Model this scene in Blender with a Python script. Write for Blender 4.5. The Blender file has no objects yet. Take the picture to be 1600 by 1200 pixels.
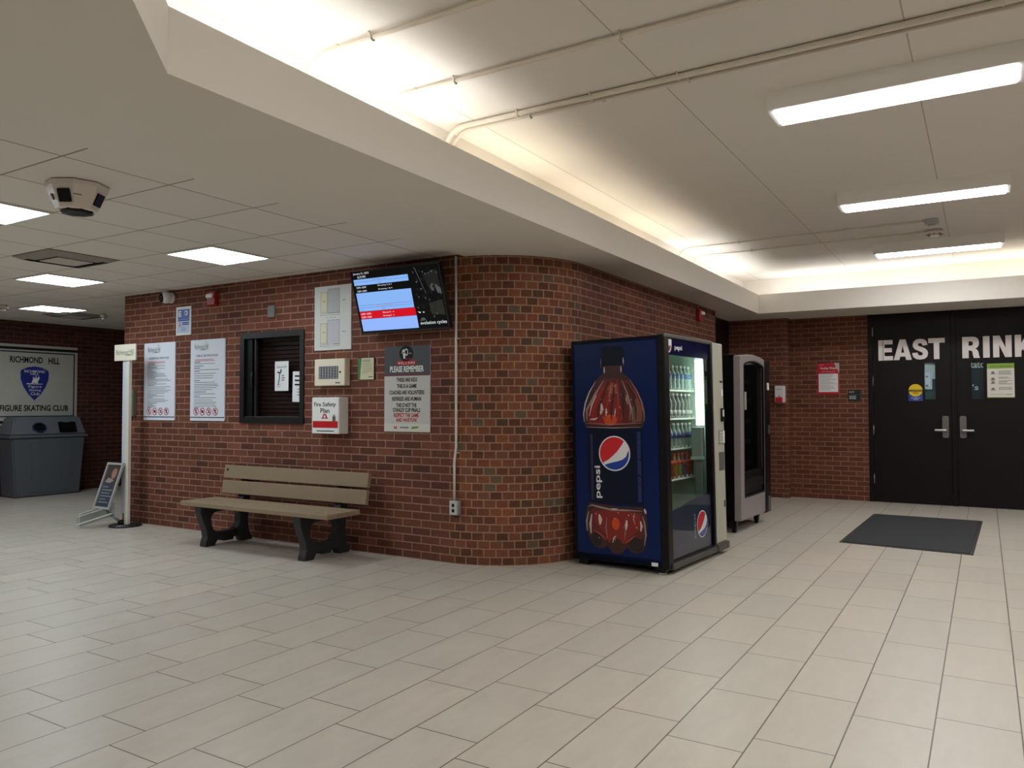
import bpy, bmesh, math, random
from mathutils import Matrix, Vector
random.seed(7)
SC = bpy.context.scene
COL = SC.collection
PI = math.pi

# ------------------------------------------------------------------ camera
YAW, PITCH, ROLL, FPX, EYE = math.radians(31.392), math.radians(1.641), math.radians(-0.0587), 1210.13, 1.32
cd = bpy.data.cameras.new('camera'); cam = bpy.data.objects.new('camera', cd); COL.objects.link(cam)
cd.sensor_fit = 'HORIZONTAL'; cd.sensor_width = 36.0; cd.lens = 36.0 * FPX / 1600.0; cd.clip_start = 0.05
f0 = Vector((-math.sin(YAW), math.cos(YAW), 0)); r0 = Vector((math.cos(YAW), math.sin(YAW), 0)); u0 = Vector((0, 0, 1))
cf = f0 * math.cos(PITCH) + u0 * math.sin(PITCH); cu = -f0 * math.sin(PITCH) + u0 * math.cos(PITCH)
cr = r0 * math.cos(ROLL) + cu * math.sin(ROLL); cu2 = -r0 * math.sin(ROLL) + cu * math.cos(ROLL)
cam.matrix_world = Matrix(((cr.x, cu2.x, -cf.x, 0), (cr.y, cu2.y, -cf.y, 0), (cr.z, cu2.z, -cf.z, EYE), (0, 0, 0, 1)))
SC.camera = cam

# ------------------------------------------------------------------ world, exposure
w = bpy.data.worlds.new('world'); SC.world = w; w.use_nodes = True
w.node_tree.nodes['Background'].inputs[0].default_value = (0.5, 0.5, 0.5, 1)
w.node_tree.nodes['Background'].inputs[1].default_value = 0.0
SC.view_settings.view_transform = 'Standard'; SC.view_settings.look = 'None'
SC.view_settings.exposure = 0.24; SC.view_settings.gamma = 1.0; SC.view_settings.use_curve_mapping = False
SC.cycles.use_denoising = True
SC.cycles.max_bounces = 10; SC.cycles.diffuse_bounces = 6; SC.cycles.glossy_bounces = 4; SC.cycles.transparent_max_bounces = 12
SC.cycles.sample_clamp_indirect = 4.0; SC.cycles.caustics_reflective = False; SC.cycles.caustics_refractive = False

# strengths of the lamps the place has
LENS_POWER = 23.5        # acrylic lens of the surface fixtures
TROFFER_POWER = 13.5     # recessed troffers in the tile ceiling
COVE_POWER = 14.0        # watts per cove tube

def area(name, loc, sx, sy, watts, color, up=False, rz=0.0):
    l = bpy.data.lights.new(name, 'AREA'); l.shape = 'RECTANGLE'; l.size = sx; l.size_y = sy; l.energy = watts; l.color = color
    o = bpy.data.objects.new(name, l); COL.objects.link(o); o.location = loc
    o.rotation_euler = (PI if up else 0, 0, rz); return o

COOL = (0.86, 0.95, 1.0); NEUT = (0.985, 0.99, 1.0); WARM = (1.0, 0.90, 0.74)
# fluorescent tubes lying in the cove trough behind the ceiling lip
for y, ln, k, c in ((2.3, 1.2, 0.36, NEUT), (3.4, 0.9, 0.36, NEUT), (4.7, 1.2, 0.22, WARM), (6.1, 1.2, 0.17, WARM), (7.4, 1.2, 0.22, WARM), (8.85, 1.2, 0.32, NEUT), (10.1, 1.2, 0.34, NEUT)):
    area('cove_tube', (-2.86, y, 2.70), 0.16, ln, COVE_POWER * k, c, up=True)
for x, k, c in ((-2.0, 0.36, NEUT), (-0.7, 0.32, NEUT), (0.6, 0.38, WARM), (1.9, 0.38, NEUT)):
    area('cove_tube', (x, 11.2, 2.70), 1.2, 0.16, COVE_POWER * k, c, up=True)
for x in (-1.0, 0.6, 2.2):
    area('cove_tube', (x, 0.86, 2.70), 1.2, 0.06, COVE_POWER * 0.8, NEUT, up=True)
# ceiling lamps that stand outside the picture, most in line with the ones in it
for p in ((-0.43, 2.24), (2.3, 2.24), (2.3, 4.77), (2.3, 7.3), (2.3, 9.83)):
    area('surface_lamp', (p[0], p[1], 3.035), 1.2, 0.25, LENS_POWER * 0.3 * PI, NEUT)
for p in ((-5.545, 0.635), (-7.985, 2.465), (-7.985, 0.635), (-5.545, -1.2), (-7.985, -1.2), (-10.4, 2.465), (-10.4, 0.2)):
    area('unseen_troffer_lamp', (p[0], p[1], 2.59), 0.58, 0.58, TROFFER_POWER * 0.336 * PI, COOL)
for p in ((-2.6, -1.6), (0.6, -1.6)):  # unseen lamps added behind the camera, no fitting known there
    area('unseen_troffer_lamp', (p[0], p[1], 2.57), 0.58, 0.58, TROFFER_POWER * 0.336 * PI * 0.6, NEUT)

# ------------------------------------------------------------------ materials
def lin(c):
    c /= 255.0
    return c / 12.92 if c <= 0.04045 else ((c + 0.055) / 1.055) ** 2.4
def S(r, g, b): return (lin(r), lin(g), lin(b), 1.0)
MATS = {}
def mat(name, rgb, rough=0.5, metal=0.0, spec=0.5, noise=0.0, nscale=20.0, bump=0.0):
    if name in MATS: return MATS[name]
    m = bpy.data.materials.new(name); m.use_nodes = True; nt = m.node_tree; b = nt.nodes['Principled BSDF']
    c = S(*rgb)
    b.inputs['Base Color'].default_value = c; b.inputs['Roughness'].default_value = rough
    b.inputs['Metallic'].default_value = metal; b.inputs['Specular IOR Level'].default_value = spec
    if noise or bump:
        tc = nt.nodes.new('ShaderNodeTexCoord'); n = nt.nodes.new('ShaderNodeTexNoise'); n.inputs['Scale'].default_value = nscale
        n.inputs['Detail'].default_value = 4; nt.links.new(tc.outputs['Object'], n.inputs['Vector'])
        if noise:
            r = nt.nodes.new('ShaderNodeMix'); r.data_type = 'RGBA'
            r.inputs[6].default_value = tuple(x * (1 - noise) for x in c[:3]) + (1,); r.inputs[7].default_value = tuple(min(1, x * (1 + noise)) for x in c[:3]) + (1,)
            nt.links.new(n.outputs['Fac'], r.inputs[0]); nt.links.new(r.outputs[2], b.inputs['Base Color'])
        if bump:
            bp = nt.nodes.new('ShaderNodeBump'); bp.inputs['Strength'].default_value = bump; bp.inputs['Distance'].default_value = 0.003
            nt.links.new(n.outputs['Fac'], bp.inputs['Height']); nt.links.new(bp.outputs['Normal'], b.inputs['Normal'])
    MATS[name] = m; return m
def emit(name, rgb, strength):
    if name in MATS: return MATS[name]
    m = bpy.data.materials.new(name); m.use_nodes = True; nt = m.node_tree; b = nt.nodes['Principled BSDF']
    b.inputs['Base Color'].default_value = S(*rgb); b.inputs['Emission Color'].default_value = S(*rgb); b.inputs['Emission Strength'].default_value = strength
    b.inputs['Roughness'].default_value = 0.4
    MATS[name] = m; return m
def emit_lin(name, c, strength):
    m = emit(name, (255, 255, 255), strength); b = m.node_tree.nodes['Principled BSDF']
    b.inputs['Emission Color'].default_value = (*c, 1); b.inputs['Base Color'].default_value = (.8, .8, .8, 1); return m
def screen(name, rgb):
    m = emit(name, rgb, 1.0); m.node_tree.nodes['Principled BSDF'].inputs['Base Color'].default_value = (0.005, 0.005, 0.005, 1)
    m.node_tree.nodes['Principled BSDF'].inputs['Roughness'].default_value = 0.3; m.node_tree.nodes['Principled BSDF'].inputs['Specular IOR Level'].default_value = 0.12; return m
def glass_mat(name, tint=(1, 1, 1), ior=1.5, rough=0.0):
    if name in MATS: return MATS[name]
    m = bpy.data.materials.new(name); m.use_nodes = True; nt = m.node_tree; nt.nodes.remove(nt.nodes['Principled BSDF'])
    out = nt.nodes['Material Output']; t = nt.nodes.new('ShaderNodeBsdfTransparent'); t.inputs[0].default_value = (*tint, 1)
    g = nt.nodes.new('ShaderNodeBsdfGlossy'); g.inputs['Roughness'].default_value = rough
    fr = nt.nodes.new('ShaderNodeFresnel'); fr.inputs['IOR'].default_value = ior; mx = nt.nodes.new('ShaderNodeMixShader')
    ge = nt.nodes.new('ShaderNodeNewGeometry'); k1 = nt.nodes.new('ShaderNodeMath'); k1.operation = 'SUBTRACT'; k1.inputs[0].default_value = 1.0; nt.links.new(ge.outputs['Backfacing'], k1.inputs[1]); k2 = nt.nodes.new('ShaderNodeMath'); k2.operation = 'MULTIPLY'; nt.links.new(fr.outputs[0], k2.inputs[0]); nt.links.new(k1.outputs[0], k2.inputs[1]); nt.links.new(k2.outputs[0], mx.inputs[0]); nt.links.new(t.outputs[0], mx.inputs[1]); nt.links.new(g.outputs[0], mx.inputs[2]); nt.links.new(mx.outputs[0], out.inputs[0])
    MATS[name] = m; return m

def brick_mat(name, bw, ramp, mortar, rh=0.0677, msize=0.0052):
    m = bpy.data.materials.new(name); m.use_nodes = True; nt = m.node_tree; L = nt.links.new; b = nt.nodes['Principled BSDF']
    uv = nt.nodes.new('ShaderNodeUVMap'); uv.uv_map = 'UVMap'
    br = nt.nodes.new('ShaderNodeTexBrick'); br.offset = 0.5; br.offset_frequency = 2; br.squash = 1.0
    for k, v in (('Color1', (0, 0, 0, 1)), ('Color2', (1, 1, 1, 1)), ('Mortar', (.5, .5, .5, 1))): br.inputs[k].default_value = v
    for k, v in (('Scale', 1.0), ('Mortar Size', msize), ('Mortar Smooth', 0.15), ('Bias', 0.0), ('Brick Width', bw), ('Row Height', rh)): br.inputs[k].default_value = v
    L(uv.outputs[0], br.inputs['Vector'])
    cr_ = nt.nodes.new('ShaderNodeValToRGB'); cr_.color_ramp.interpolation = 'CONSTANT' if len(ramp) > 4 else 'LINEAR'
    e = cr_.color_ramp.elements
    while len(e) < len(ramp): e.new(0.5)
    for i, (p, c) in enumerate(ramp): e[i].position = p; e[i].color = S(*c)
    L(br.outputs['Color'], cr_.inputs[0])
    ns = nt.nodes.new('ShaderNodeTexNoise'); ns.inputs['Scale'].default_value = 45; ns.inputs['Detail'].default_value = 6; ns.inputs['Roughness'].default_value = 0.7
    L(uv.outputs[0], ns.inputs['Vector'])
    n2 = nt.nodes.new('ShaderNodeTexNoise'); n2.inputs['Scale'].default_value = 1.6; n2.inputs['Detail'].default_value = 3; L(uv.outputs[0], n2.inputs['Vector'])
    mr = nt.nodes.new('ShaderNodeMapRange'); mr.inputs[1].default_value = 0.25; mr.inputs[2].default_value = 0.75; mr.inputs[3].default_value = 0.72; mr.inputs[4].default_value = 1.28
    L(ns.outputs['Fac'], mr.inputs[0])
    m2 = nt.nodes.new('ShaderNodeMapRange'); m2.inputs[1].default_value = 0.3; m2.inputs[2].default_value = 0.7; m2.inputs[3].default_value = 0.86; m2.inputs[4].default_value = 1.14
    L(n2.outputs['Fac'], m2.inputs[0])
    mu = nt.nodes.new('ShaderNodeMath'); mu.operation = 'MULTIPLY'; L(mr.outputs[0], mu.inputs[0]); L(m2.outputs[0], mu.inputs[1])
    mx = nt.nodes.new('ShaderNodeMix'); mx.data_type = 'RGBA'; L(br.outputs['Fac'], mx.inputs[0]); L(cr_.outputs[0], mx.inputs[6]); mx.inputs[7].default_value = S(*mortar)
    vm = nt.nodes.new('ShaderNodeVectorMath'); vm.operation = 'SCALE'; L(mx.outputs[2], vm.inputs[0]); L(mu.outputs[0], vm.inputs['Scale'])
    L(vm.outputs[0], b.inputs['Base Color']); b.inputs['Roughness'].default_value = 0.75; b.inputs['Specular IOR Level'].default_value = 0.3
    iv = nt.nodes.new('ShaderNodeMath'); iv.operation = 'MULTIPLY_ADD'; L(br.outputs['Fac'], iv.inputs[0]); iv.inputs[1].default_value = -1.0; L(ns.outputs['Fac'], iv.inputs[2])
    bp = nt.nodes.new('ShaderNodeBump'); bp.inputs['Strength'].default_value = 0.35; bp.inputs['Distance'].default_value = 0.004
    L(iv.outputs[0], bp.inputs['Height']); L(bp.outputs[0], b.inputs['Normal'])
    return m
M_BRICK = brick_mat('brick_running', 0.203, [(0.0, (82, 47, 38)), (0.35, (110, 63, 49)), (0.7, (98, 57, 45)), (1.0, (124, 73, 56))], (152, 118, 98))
M_HEADER = brick_mat('brick_headers', 0.1035, [(0.0, (92, 55, 41)), (0.14, (112, 66, 47)), (0.3, (122, 74, 53)), (0.44, (104, 62, 45)), (0.58, (130, 76, 51)), (0.70, (116, 74, 55)), (0.80, (98, 82, 66)), (0.87, (120, 66, 46)), (0.93, (82, 60, 48))], (156, 124, 98))
M_BRICK_DARK = brick_mat('brick_long', 0.203, [(0.0, (86, 48, 36)), (0.5, (104, 60, 44)), (0.8, (96, 54, 40)), (1.0, (116, 68, 50))], (140, 106, 86))

M_BRICK_HALL = brick_mat('brick_hall_shaded', 0.203, [(0.0, (66, 34, 29)), (0.5, (84, 44, 36)), (0.8, (74, 38, 32)), (1.0, (94, 50, 40))], (104, 78, 66))  # running brick with the dim hall's shade put into its colour

def tile_floor_mat():
    m = bpy.data.materials.new('porcelain_floor_tile'); m.use_nodes = True; nt = m.node_tree; L = nt.links.new; b = nt.nodes['Principled BSDF']
    g = nt.nodes.new('ShaderNodeNewGeometry'); sp = nt.nodes.new('ShaderNodeSeparateXYZ'); L(g.outputs['Position'], sp.inputs[0])
    ax = nt.nodes.new('ShaderNodeMath'); ax.operation = 'ADD'; ax.inputs[1].default_value = 0.502 + 0.3043 * 200; L(sp.outputs[0], ax.inputs[0])
    ay = nt.nodes.new('ShaderNodeMath'); ay.operation = 'ADD'; ay.inputs[1].default_value = -0.2 * 0.608 + 0.608 * 100; L(sp.outputs[1], ay.inputs[0])
    cb = nt.nodes.new('ShaderNodeCombineXYZ'); L(ay.outputs[0], cb.inputs[0]); L(ax.outputs[0], cb.inputs[1])
    br = nt.nodes.new('ShaderNodeTexBrick'); br.offset = 0.25; br.offset_frequency = 2
    for k, v in (('Color1', (0, 0, 0, 1)), ('Color2', (1, 1, 1, 1)), ('Mortar', (.5, .5, .5, 1))): br.inputs[k].default_value = v
    for k, v in (('Scale', 1.0), ('Mortar Size', 0.0030), ('Mortar Smooth', 0.1), ('Bias', 0.0), ('Brick Width', 0.608), ('Row Height', 0.3043)): br.inputs[k].default_value = v
    L(cb.outputs[0], br.inputs['Vector'])
    r = nt.nodes.new('ShaderNodeValToRGB'); e = r.color_ramp.elements
    e[0].color = S(189, 181, 169); e[1].color = S(195, 186, 173); e.new(0.5).color = S(190, 184, 172); L(br.outputs['Color'], r.inputs[0])
    mp = nt.nodes.new('ShaderNodeMapping'); mp.inputs['Scale'].default_value = (3.0, 9.0, 1); L(cb.outputs[0], mp.inputs[0])
    n = nt.nodes.new('ShaderNodeTexNoise'); n.inputs['Scale'].default_value = 1.4; n.inputs['Detail'].default_value = 7; n.inputs['Roughness'].default_value = 0.65; L(mp.outputs[0], n.inputs['Vector'])
    mr = nt.nodes.new('ShaderNodeMapRange'); mr.inputs[1].default_value = .3; mr.inputs[2].default_value = .7; mr.inputs[3].default_value = .93; mr.inputs[4].default_value = 1.06; L(n.outputs['Fac'], mr.inputs[0])
    mx = nt.nodes.new('ShaderNodeMix'); mx.data_type = 'RGBA'; L(br.outputs['Fac'], mx.inputs[0]); L(r.outputs[0], mx.inputs[6]); mx.inputs[7].default_value = S(98, 88, 78)
    vm = nt.nodes.new('ShaderNodeVectorMath'); vm.operation = 'SCALE'; L(mx.outputs[2], vm.inputs[0]); L(mr.outputs[0], vm.inputs['Scale']); L(vm.outputs[0], b.inputs['Base Color'])
    rr = nt.nodes.new('ShaderNodeMapRange'); rr.inputs[1].default_value = .3; rr.inputs[2].default_value = .7; rr.inputs[3].default_value = .30; rr.inputs[4].default_value = .42; L(n.outputs['Fac'], rr.inputs[0])
    L(rr.outputs[0], b.inputs['Roughness']); b.inputs['Specular IOR Level'].default_value = 0.45
    bp = nt.nodes.new('ShaderNodeBump'); bp.inputs['Strength'].default_value = 0.25; bp.inputs['Distance'].default_value = 0.002; bp.invert = True
    L(br.outputs['Fac'], bp.inputs['Height']); L(bp.outputs[0], b.inputs['Normal'])
    return m
def grid_mat(name, rgb, line, ox, oy, px, py, size, rough=0.85):
    m = bpy.data.materials.new(name); m.use_nodes = True; nt = m.node_tree; L = nt.links.new; b = nt.nodes['Principled BSDF']
    g = nt.nodes.new('ShaderNodeNewGeometry'); mp = nt.nodes.new('ShaderNodeMapping'); mp.inputs['Location'].default_value = (-ox + px * 100, -oy + py * 100, 0); L(g.outputs['Position'], mp.inputs[0])
    br = nt.nodes.new('ShaderNodeTexBrick'); br.offset = 0.0
    c1 = S(*rgb); c2 = S(*[x - 5 for x in rgb])
    for k, v in (('Color1', c1), ('Color2', c2), ('Mortar', S(*line))): br.inputs[k].default_value = v
    for k, v in (('Scale', 1.0), ('Mortar Size', size), ('Mortar Smooth', 0.2), ('Bias', 0.0), ('Brick Width', px), ('Row Height', py)): br.inputs[k].default_value = v
    L(mp.outputs[0], br.inputs['Vector']); L(br.outputs['Color'], b.inputs['Base Color']); b.inputs['Roughness'].default_value = rough; b.inputs['Specular IOR Level'].default_value = 0.2
    bp = nt.nodes.new('ShaderNodeBump'); bp.inputs['Strength'].default_value = 0.3; bp.inputs['Distance'].default_value = 0.003; bp.invert = True
    L(br.outputs['Fac'], bp.inputs['Height']); L(bp.outputs[0], b.inputs['Normal'])
    return m
M_FLOOR = tile_floor_mat()
M_TILECEIL = grid_mat('acoustic_tile', (226, 221, 214), (138, 130, 120), -4.02, 2.16, 0.61, 0.61, 0.006)
M_SLABCEIL = grid_mat('painted_panels', (222, 217, 209), (176, 168, 156), -1.54, -50.0, 1.24, 100.0, 0.004, 0.7)
M_PLASTER = mat('painted_plaster', (224, 219, 210), 0.75, spec=0.25, noise=0.02, nscale=3)
M_WHITE = mat('white_plastic', (225, 225, 222), 0.45)
M_PAPER = mat('white_paper', (232, 234, 236), 0.6, spec=0.3)
M_CREAM = mat('cream_enamel', (224, 216, 196), 0.4)
M_BLACK = mat('black_plastic', (7, 7, 8), 0.38, spec=.25)
M_INK = mat('black_ink', (28, 28, 30), 0.6, spec=0.2)
M_GREYINK = mat('grey_ink', (120, 122, 126), 0.6, spec=0.2)
M_REDINK = mat('red_ink', (186, 30, 36), 0.55, spec=0.2)
M_GREENINK = mat('green_ink', (104, 148, 58), 0.55, spec=0.2)
M_BLUEINK = mat('blue_ink', (40, 62, 130), 0.55, spec=0.2)
M_WHITEINK = mat('white_ink', (232, 232, 230), 0.55, spec=0.2)
M_STEEL = mat('brushed_steel', (190, 188, 184), 0.35, metal=1.0)
M_GALV = mat('galvanised_steel', (168, 170, 170), 0.5, metal=0.6)
M_DOOR = mat('dark_brown_door_paint', (18, 13, 13), 0.45, spec=0.2, noise=0.05, nscale=3)
M_DARKFRAME = mat('black_anodised_frame', (11, 11, 12), 0.4)
M_FIRE = mat('fire_alarm_red', (160, 24, 26), 0.4)

# ------------------------------------------------------------------ mesh builder
class MB:
    def __init__(s): s.v = []; s.f = []; s.fm = []; s.sm = []; s.uv = []; s.mats = []
    def mi(s, m):
        if m not in s.mats: s.mats.append(m)
        return s.mats.index(m)
    def add(s, vs, fs, m, smooth=False, M=None, uvs=None):
        o = len(s.v); k = s.mi(m)
        s.v += [tuple(M @ Vector(v)) if M is not None else tuple(v) for v in vs]
        for i, f in enumerate(fs):
            s.f.append([o + j for j in f]); s.fm.append(k); s.sm.append(smooth); s.uv.append(uvs[i] if uvs else None)
        return s
    def bm(s, b, m, smooth=False, M=None):
        b.verts.ensure_lookup_table(); b.verts.index_update()
        s.add([v.co[:] for v in b.verts], [[v.index for v in f.verts] for f in b.faces], m, smooth, M); b.free(); return s
    def box(s, a, c, m, bev=0.0, M=None, seg=2):
        b = bmesh.new(); bmesh.ops.create_cube(b, size=1.0)
        for v in b.verts: v.co = Vector([(a[i] + c[i]) / 2 + v.co[i] * (c[i] - a[i]) for i in range(3)])
        if bev: bmesh.ops.bevel(b, geom=list(b.edges), offset=bev, segments=seg, affect='EDGES', profile=0.5)
        return s.bm(b, m, False, M)
    def quad(s, p, m, uv=None): return s.add(p, [[0, 1, 2, 3]], m, uvs=[uv] if uv else None)
    def tube(s, path, r, m, seg=10, M=None, cap=True):
        P = [Vector(p) for p in path]; n = len(P); vs = []; fs = []
        rr = r if isinstance(r, (list, tuple)) else [r] * n
        t0 = (P[1] - P[0]).normalized(); ref = Vector((0, 0, 1)) if abs(t0.z) < 0.9 else Vector((1, 0, 0))
        for i in range(n):
            t = ((P[i] - P[i - 1]).normalized() if i else Vector()) + ((P[i + 1] - P[i]).normalized() if i < n - 1 else Vector())
            t.normalize(); a = (ref - t * ref.dot(t)).normalized(); ref = a; b = t.cross(a)
            for k in range(seg):
                an = 2 * PI * k / seg; vs.append(P[i] + (a * math.cos(an) + b * math.sin(an)) * rr[i])
        for i in range(n - 1):
            for k in range(seg): fs.append([i * seg + k, i * seg + (k + 1) % seg, (i + 1) * seg + (k + 1) % seg, (i + 1) * seg + k])
        if cap: fs += [list(range(seg))[::-1], list(range((n - 1) * seg, n * seg))]
        return s.add(vs, fs, m, True, M)
    def lathe(s, prof, m, seg=20, M=None, smooth=True):
        vs = []; fs = []; n = len(prof)
        for r, z in prof:
            for k in range(seg): an = 2 * PI * k / seg; vs.append((r * math.cos(an), r * math.sin(an), z))
        for i in range(n - 1):
            for k in range(seg): fs.append([i * seg + k, i * seg + (k + 1) % seg, (i + 1) * seg + (k + 1) % seg, (i + 1) * seg + k])
        fs += [list(range(seg))[::-1], list(range((n - 1) * seg, n * seg))]
        return s.add(vs, fs, m, smooth, M)
    def mesh(s, me, m, M=None, smooth=False):
        return s.add([v.co[:] for v in me.vertices], [list(p.vertices) for p in me.polygons], m, smooth, M)
    def loops(s, loops, m, depth=0.0, M=None, bev=0.0):
        """filled 2D outline(s) (inner loops are holes) in local xy, extruded 0..depth along local z"""
        cu_ = bpy.data.curves.new('tmp', 'CURVE'); cu_.dimensions = '2D'; cu_.fill_mode = 'BOTH'; cu_.extrude = depth / 2; cu_.bevel_depth = bev; cu_.bevel_resolution = 1
        for lp in loops:
            sp = cu_.splines.new('POLY'); sp.points.add(len(lp) - 1); sp.use_cyclic_u = True
            for p, q in zip(sp.points, lp): p.co = (q[0], q[1], 0, 1)
        return s._curve(cu_, m, (M or Matrix()) @ Matrix.Translation((0, 0, depth / 2)))
    def _curve(s, cu_, m, M, fit=None):
        o = bpy.data.objects.new('tmp', cu_); COL.objects.link(o); dg = bpy.context.evaluated_depsgraph_get(); dg.update()
        ev = o.evaluated_get(dg); me = ev.to_mesh()
        if fit and len(me.vertices):
            xs = [v.co.x for v in me.vertices]; ys = [v.co.y for v in me.vertices]; x0, x1, y0, y1 = min(xs), max(xs), min(ys), max(ys)
            a, b, c, d = fit; sx = (c - a) / max(x1 - x0, 1e-6); sy = (d - b) / max(y1 - y0, 1e-6)
            M = M @ Matrix.Translation((a - x0 * sx, b - y0 * sy, 0)) @ Matrix.Diagonal((sx, sy, 1, 1))
        s.mesh(me, m, M); ev.to_mesh_clear(); bpy.data.objects.remove(o); bpy.data.curves.remove(cu_); return s
    def text(s, t, fit, m, M=None, bold=0.0, extrude=0.0, res=2):
        """text stretched into the box fit = (x0, y0, x1, y1) of local xy"""
        cu_ = bpy.data.curves.new('tmp', 'FONT'); cu_.body = t; cu_.size = 1.0; cu_.offset = bold; cu_.extrude = extrude; cu_.resolution_u = res
        cu_.align_x = 'CENTER'; cu_.space_line = 0.95
        return s._curve(cu_, m, M or Matrix(), fit)
    def build(s, name, parent=None, loc=(0, 0, 0), rot=(0, 0, 0)):
        me = bpy.data.meshes.new(name); me.from_pydata(s.v, [], s.f)
        for m in s.mats: me.materials.append(m)
        me.polygons.foreach_set('material_index', s.fm); me.polygons.foreach_set('use_smooth', s.sm)
        if any(s.uv):
            l = me.uv_layers.new(name='UVMap')
            for p, u in zip(me.polygons, s.uv):
                if u:
                    for li, c in zip(p.loop_indices, u): l.data[li].uv = c
        me.update(); o = bpy.data.objects.new(name, me); COL.objects.link(o); o.location = loc; o.rotation_euler = rot
        if parent: o.parent = parent
        return o

def circ(cx, cy, rx, ry=None, n=28, a0=0, a1=2 * PI):
    ry = rx if ry is None else ry
    return [(cx + rx * math.cos(a0 + (a1 - a0) * k / n), cy + ry * math.sin(a0 + (a1 - a0) * k / n)) for k in range(n if abs(a1 - a0 - 2 * PI) < 1e-6 else n + 1)]
def rect(a, b, c, d): return [(a, b), (c, b), (c, d), (a, d)]
def rrect(a, b, c, d, r, n=4):
    o = []
    for cx, cy, t in ((c - r, d - r, 0), (a + r, d - r, PI / 2), (a + r, b + r, PI), (c - r, b + r, 1.5 * PI)):
        o += [(cx + r * math.cos(t + PI / 2 * k / n), cy + r * math.sin(t + PI / 2 * k / n)) for k in range(n + 1)]
    return o
# panel frame: local x along the wall, local y up, local z out of the wall (object's -y)
PM = Matrix(((1, 0, 0, 0), (0, 0, -1, 0), (0, 1, 0, 0), (0, 0, 0, 1)))
def PZ(d): return PM @ Matrix.Translation((0, 0, d))

def tag(o, label, cat, group=None):
    o['label'] = label; o['category'] = cat
    if group: o['group'] = group
    return o
def thing(name, label, cat, loc=(0, 0, 0), rz=0.0, group=None, rot=None):
    o = bpy.data.objects.new(name, None); COL.objects.link(o); o.empty_display_size = 0.1
    o.location = loc; o.rotation_euler = rot or (0, 0, rz); return tag(o, label, cat, group)
def struct(o): o['kind'] = 'structure'; return o

# ------------------------------------------------------------------ setting
XA0, XR, YA, YD, YP = -8.54, -3.04, 5.333, 11.75, 11.55
ZC, ZS, ZU, ZL = 2.605, 2.585, 3.16, 2.845
YEND, YREAR, XL, XRIGHT = 13.0, -5.0, -12.33, 4.5
b = MB(); b.box((XL - .1, YREAR - .1, -0.05), (XRIGHT + .1, YEND + .1, 0.0), M_FLOOR); struct(b.build('floor'))

def wall_quad(mb, p, q, z0, z1, u0, m):
    L_ = math.hypot(q[0] - p[0], q[1] - p[1]); u1 = u0 + L_
    mb.quad([(p[0], p[1], z0), (q[0], q[1], z0), (q[0], q[1], z1), (p[0], p[1], z1)], m, [(u0, z0), (u1, z0), (u1, z1), (u0, z1)]); return u1
WX0, WX1, WZ0, WZ1 = -6.515, -5.598, 1.15, 2.066
b = MB(); ZT = 2.66
u = wall_quad(b, (XA0, YEND), (XA0, YA), 0, ZT, 0.0, M_BRICK)
u = 100 * 0.203
u = wall_quad(b, (XA0, YA), (WX0, YA), 0, ZT, u, M_BRICK)
wall_quad(b, (WX0, YA), (WX1, YA), 0, WZ0, u, M_BRICK); u = wall_quad(b, (WX0, YA), (WX1, YA), WZ1, ZT, u, M_BRICK)
RC = 0.83; CX, CY = XR - RC, YA + RC
u = wall_quad(b, (WX1, YA), (CX, YA), 0, ZT, u, M_BRICK)
arc = [(CX + RC * math.cos(-PI / 2 + PI / 2 * k / 24), CY + RC * math.sin(-PI / 2 + PI / 2 * k / 24)) for k in range(25)]
u = 0.0
for p, q in zip(arc, arc[1:]): u = wall_quad(b, p, q, 0, ZT, u, M_HEADER)
u = wall_quad(b, arc[-1], (XR, 10.17), 0, ZT, 0.0, M_BRICK)
wall_quad(b, (XR, 10.17), (XR - .3, 10.17), 0, ZT, u, M_BRICK)
# reveal of the ticket window
for pts in (((WX0, WZ0), (WX1, WZ0)), ((WX1, WZ0), (WX1, WZ1)), ((WX1, WZ1), (WX0, WZ1)), ((WX0, WZ1), (WX0, WZ0))):
    (xa, za), (xb, zb) = pts; b.quad([(xa, YA, za), (xb, YA, zb), (xb, YA + .2, zb), (xa, YA + .2, za)], M_DARKFRAME)
wf = struct(b.build('wall_front'))
for p in wf.data.polygons:
    if p.material_index == 1: p.use_smooth = True
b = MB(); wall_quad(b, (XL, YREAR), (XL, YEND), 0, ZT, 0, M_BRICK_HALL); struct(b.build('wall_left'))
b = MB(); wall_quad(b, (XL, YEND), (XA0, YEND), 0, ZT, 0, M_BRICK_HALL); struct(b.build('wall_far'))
b = MB(); wall_quad(b, (XL, YREAR), (XRIGHT, YREAR), 0, ZT, 0, M_BRICK); struct(b.build('wall_rear'))
b = MB(); wall_quad(b, (XRIGHT, YREAR), (XRIGHT, YD), 0, ZT, 0, M_BRICK); struct(b.build('wall_right'))
# door wall with its shallow pilaster (rounded brick corner)
b = MB(); pr = 0.05
path = [(-3.6, YP), (-2.41 - pr, YP)] + [(-2.41 - pr + pr * math.sin(a), YP + pr - pr * math.cos(a)) for a in (0.4, 0.8, 1.2, PI / 2)] + [(-2.41, YD), (-1.378, YD)]
u = 0
for p, q in zip(path, path[1:]): u = wall_quad(b, p, q, 0, ZT, u, M_BRICK_DARK)
wall_quad(b, (-1.378, YD), (0.62, YD), 2.64, ZT, 0, M_BRICK_DARK); wall_quad(b, (0.64, YD), (XRIGHT, YD), 0, ZT, 0.1, M_BRICK_DARK)
wall_quad(b, (-1.378, YD), (-1.378, YD + .12), 0, ZT, 0.1, M_BRICK_DARK); wall_quad(b, (0.64, YD), (0.64, YD + .12), 0, ZT, 0.1, M_BRICK_DARK)
struct(b.build('wall_back'))

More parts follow.
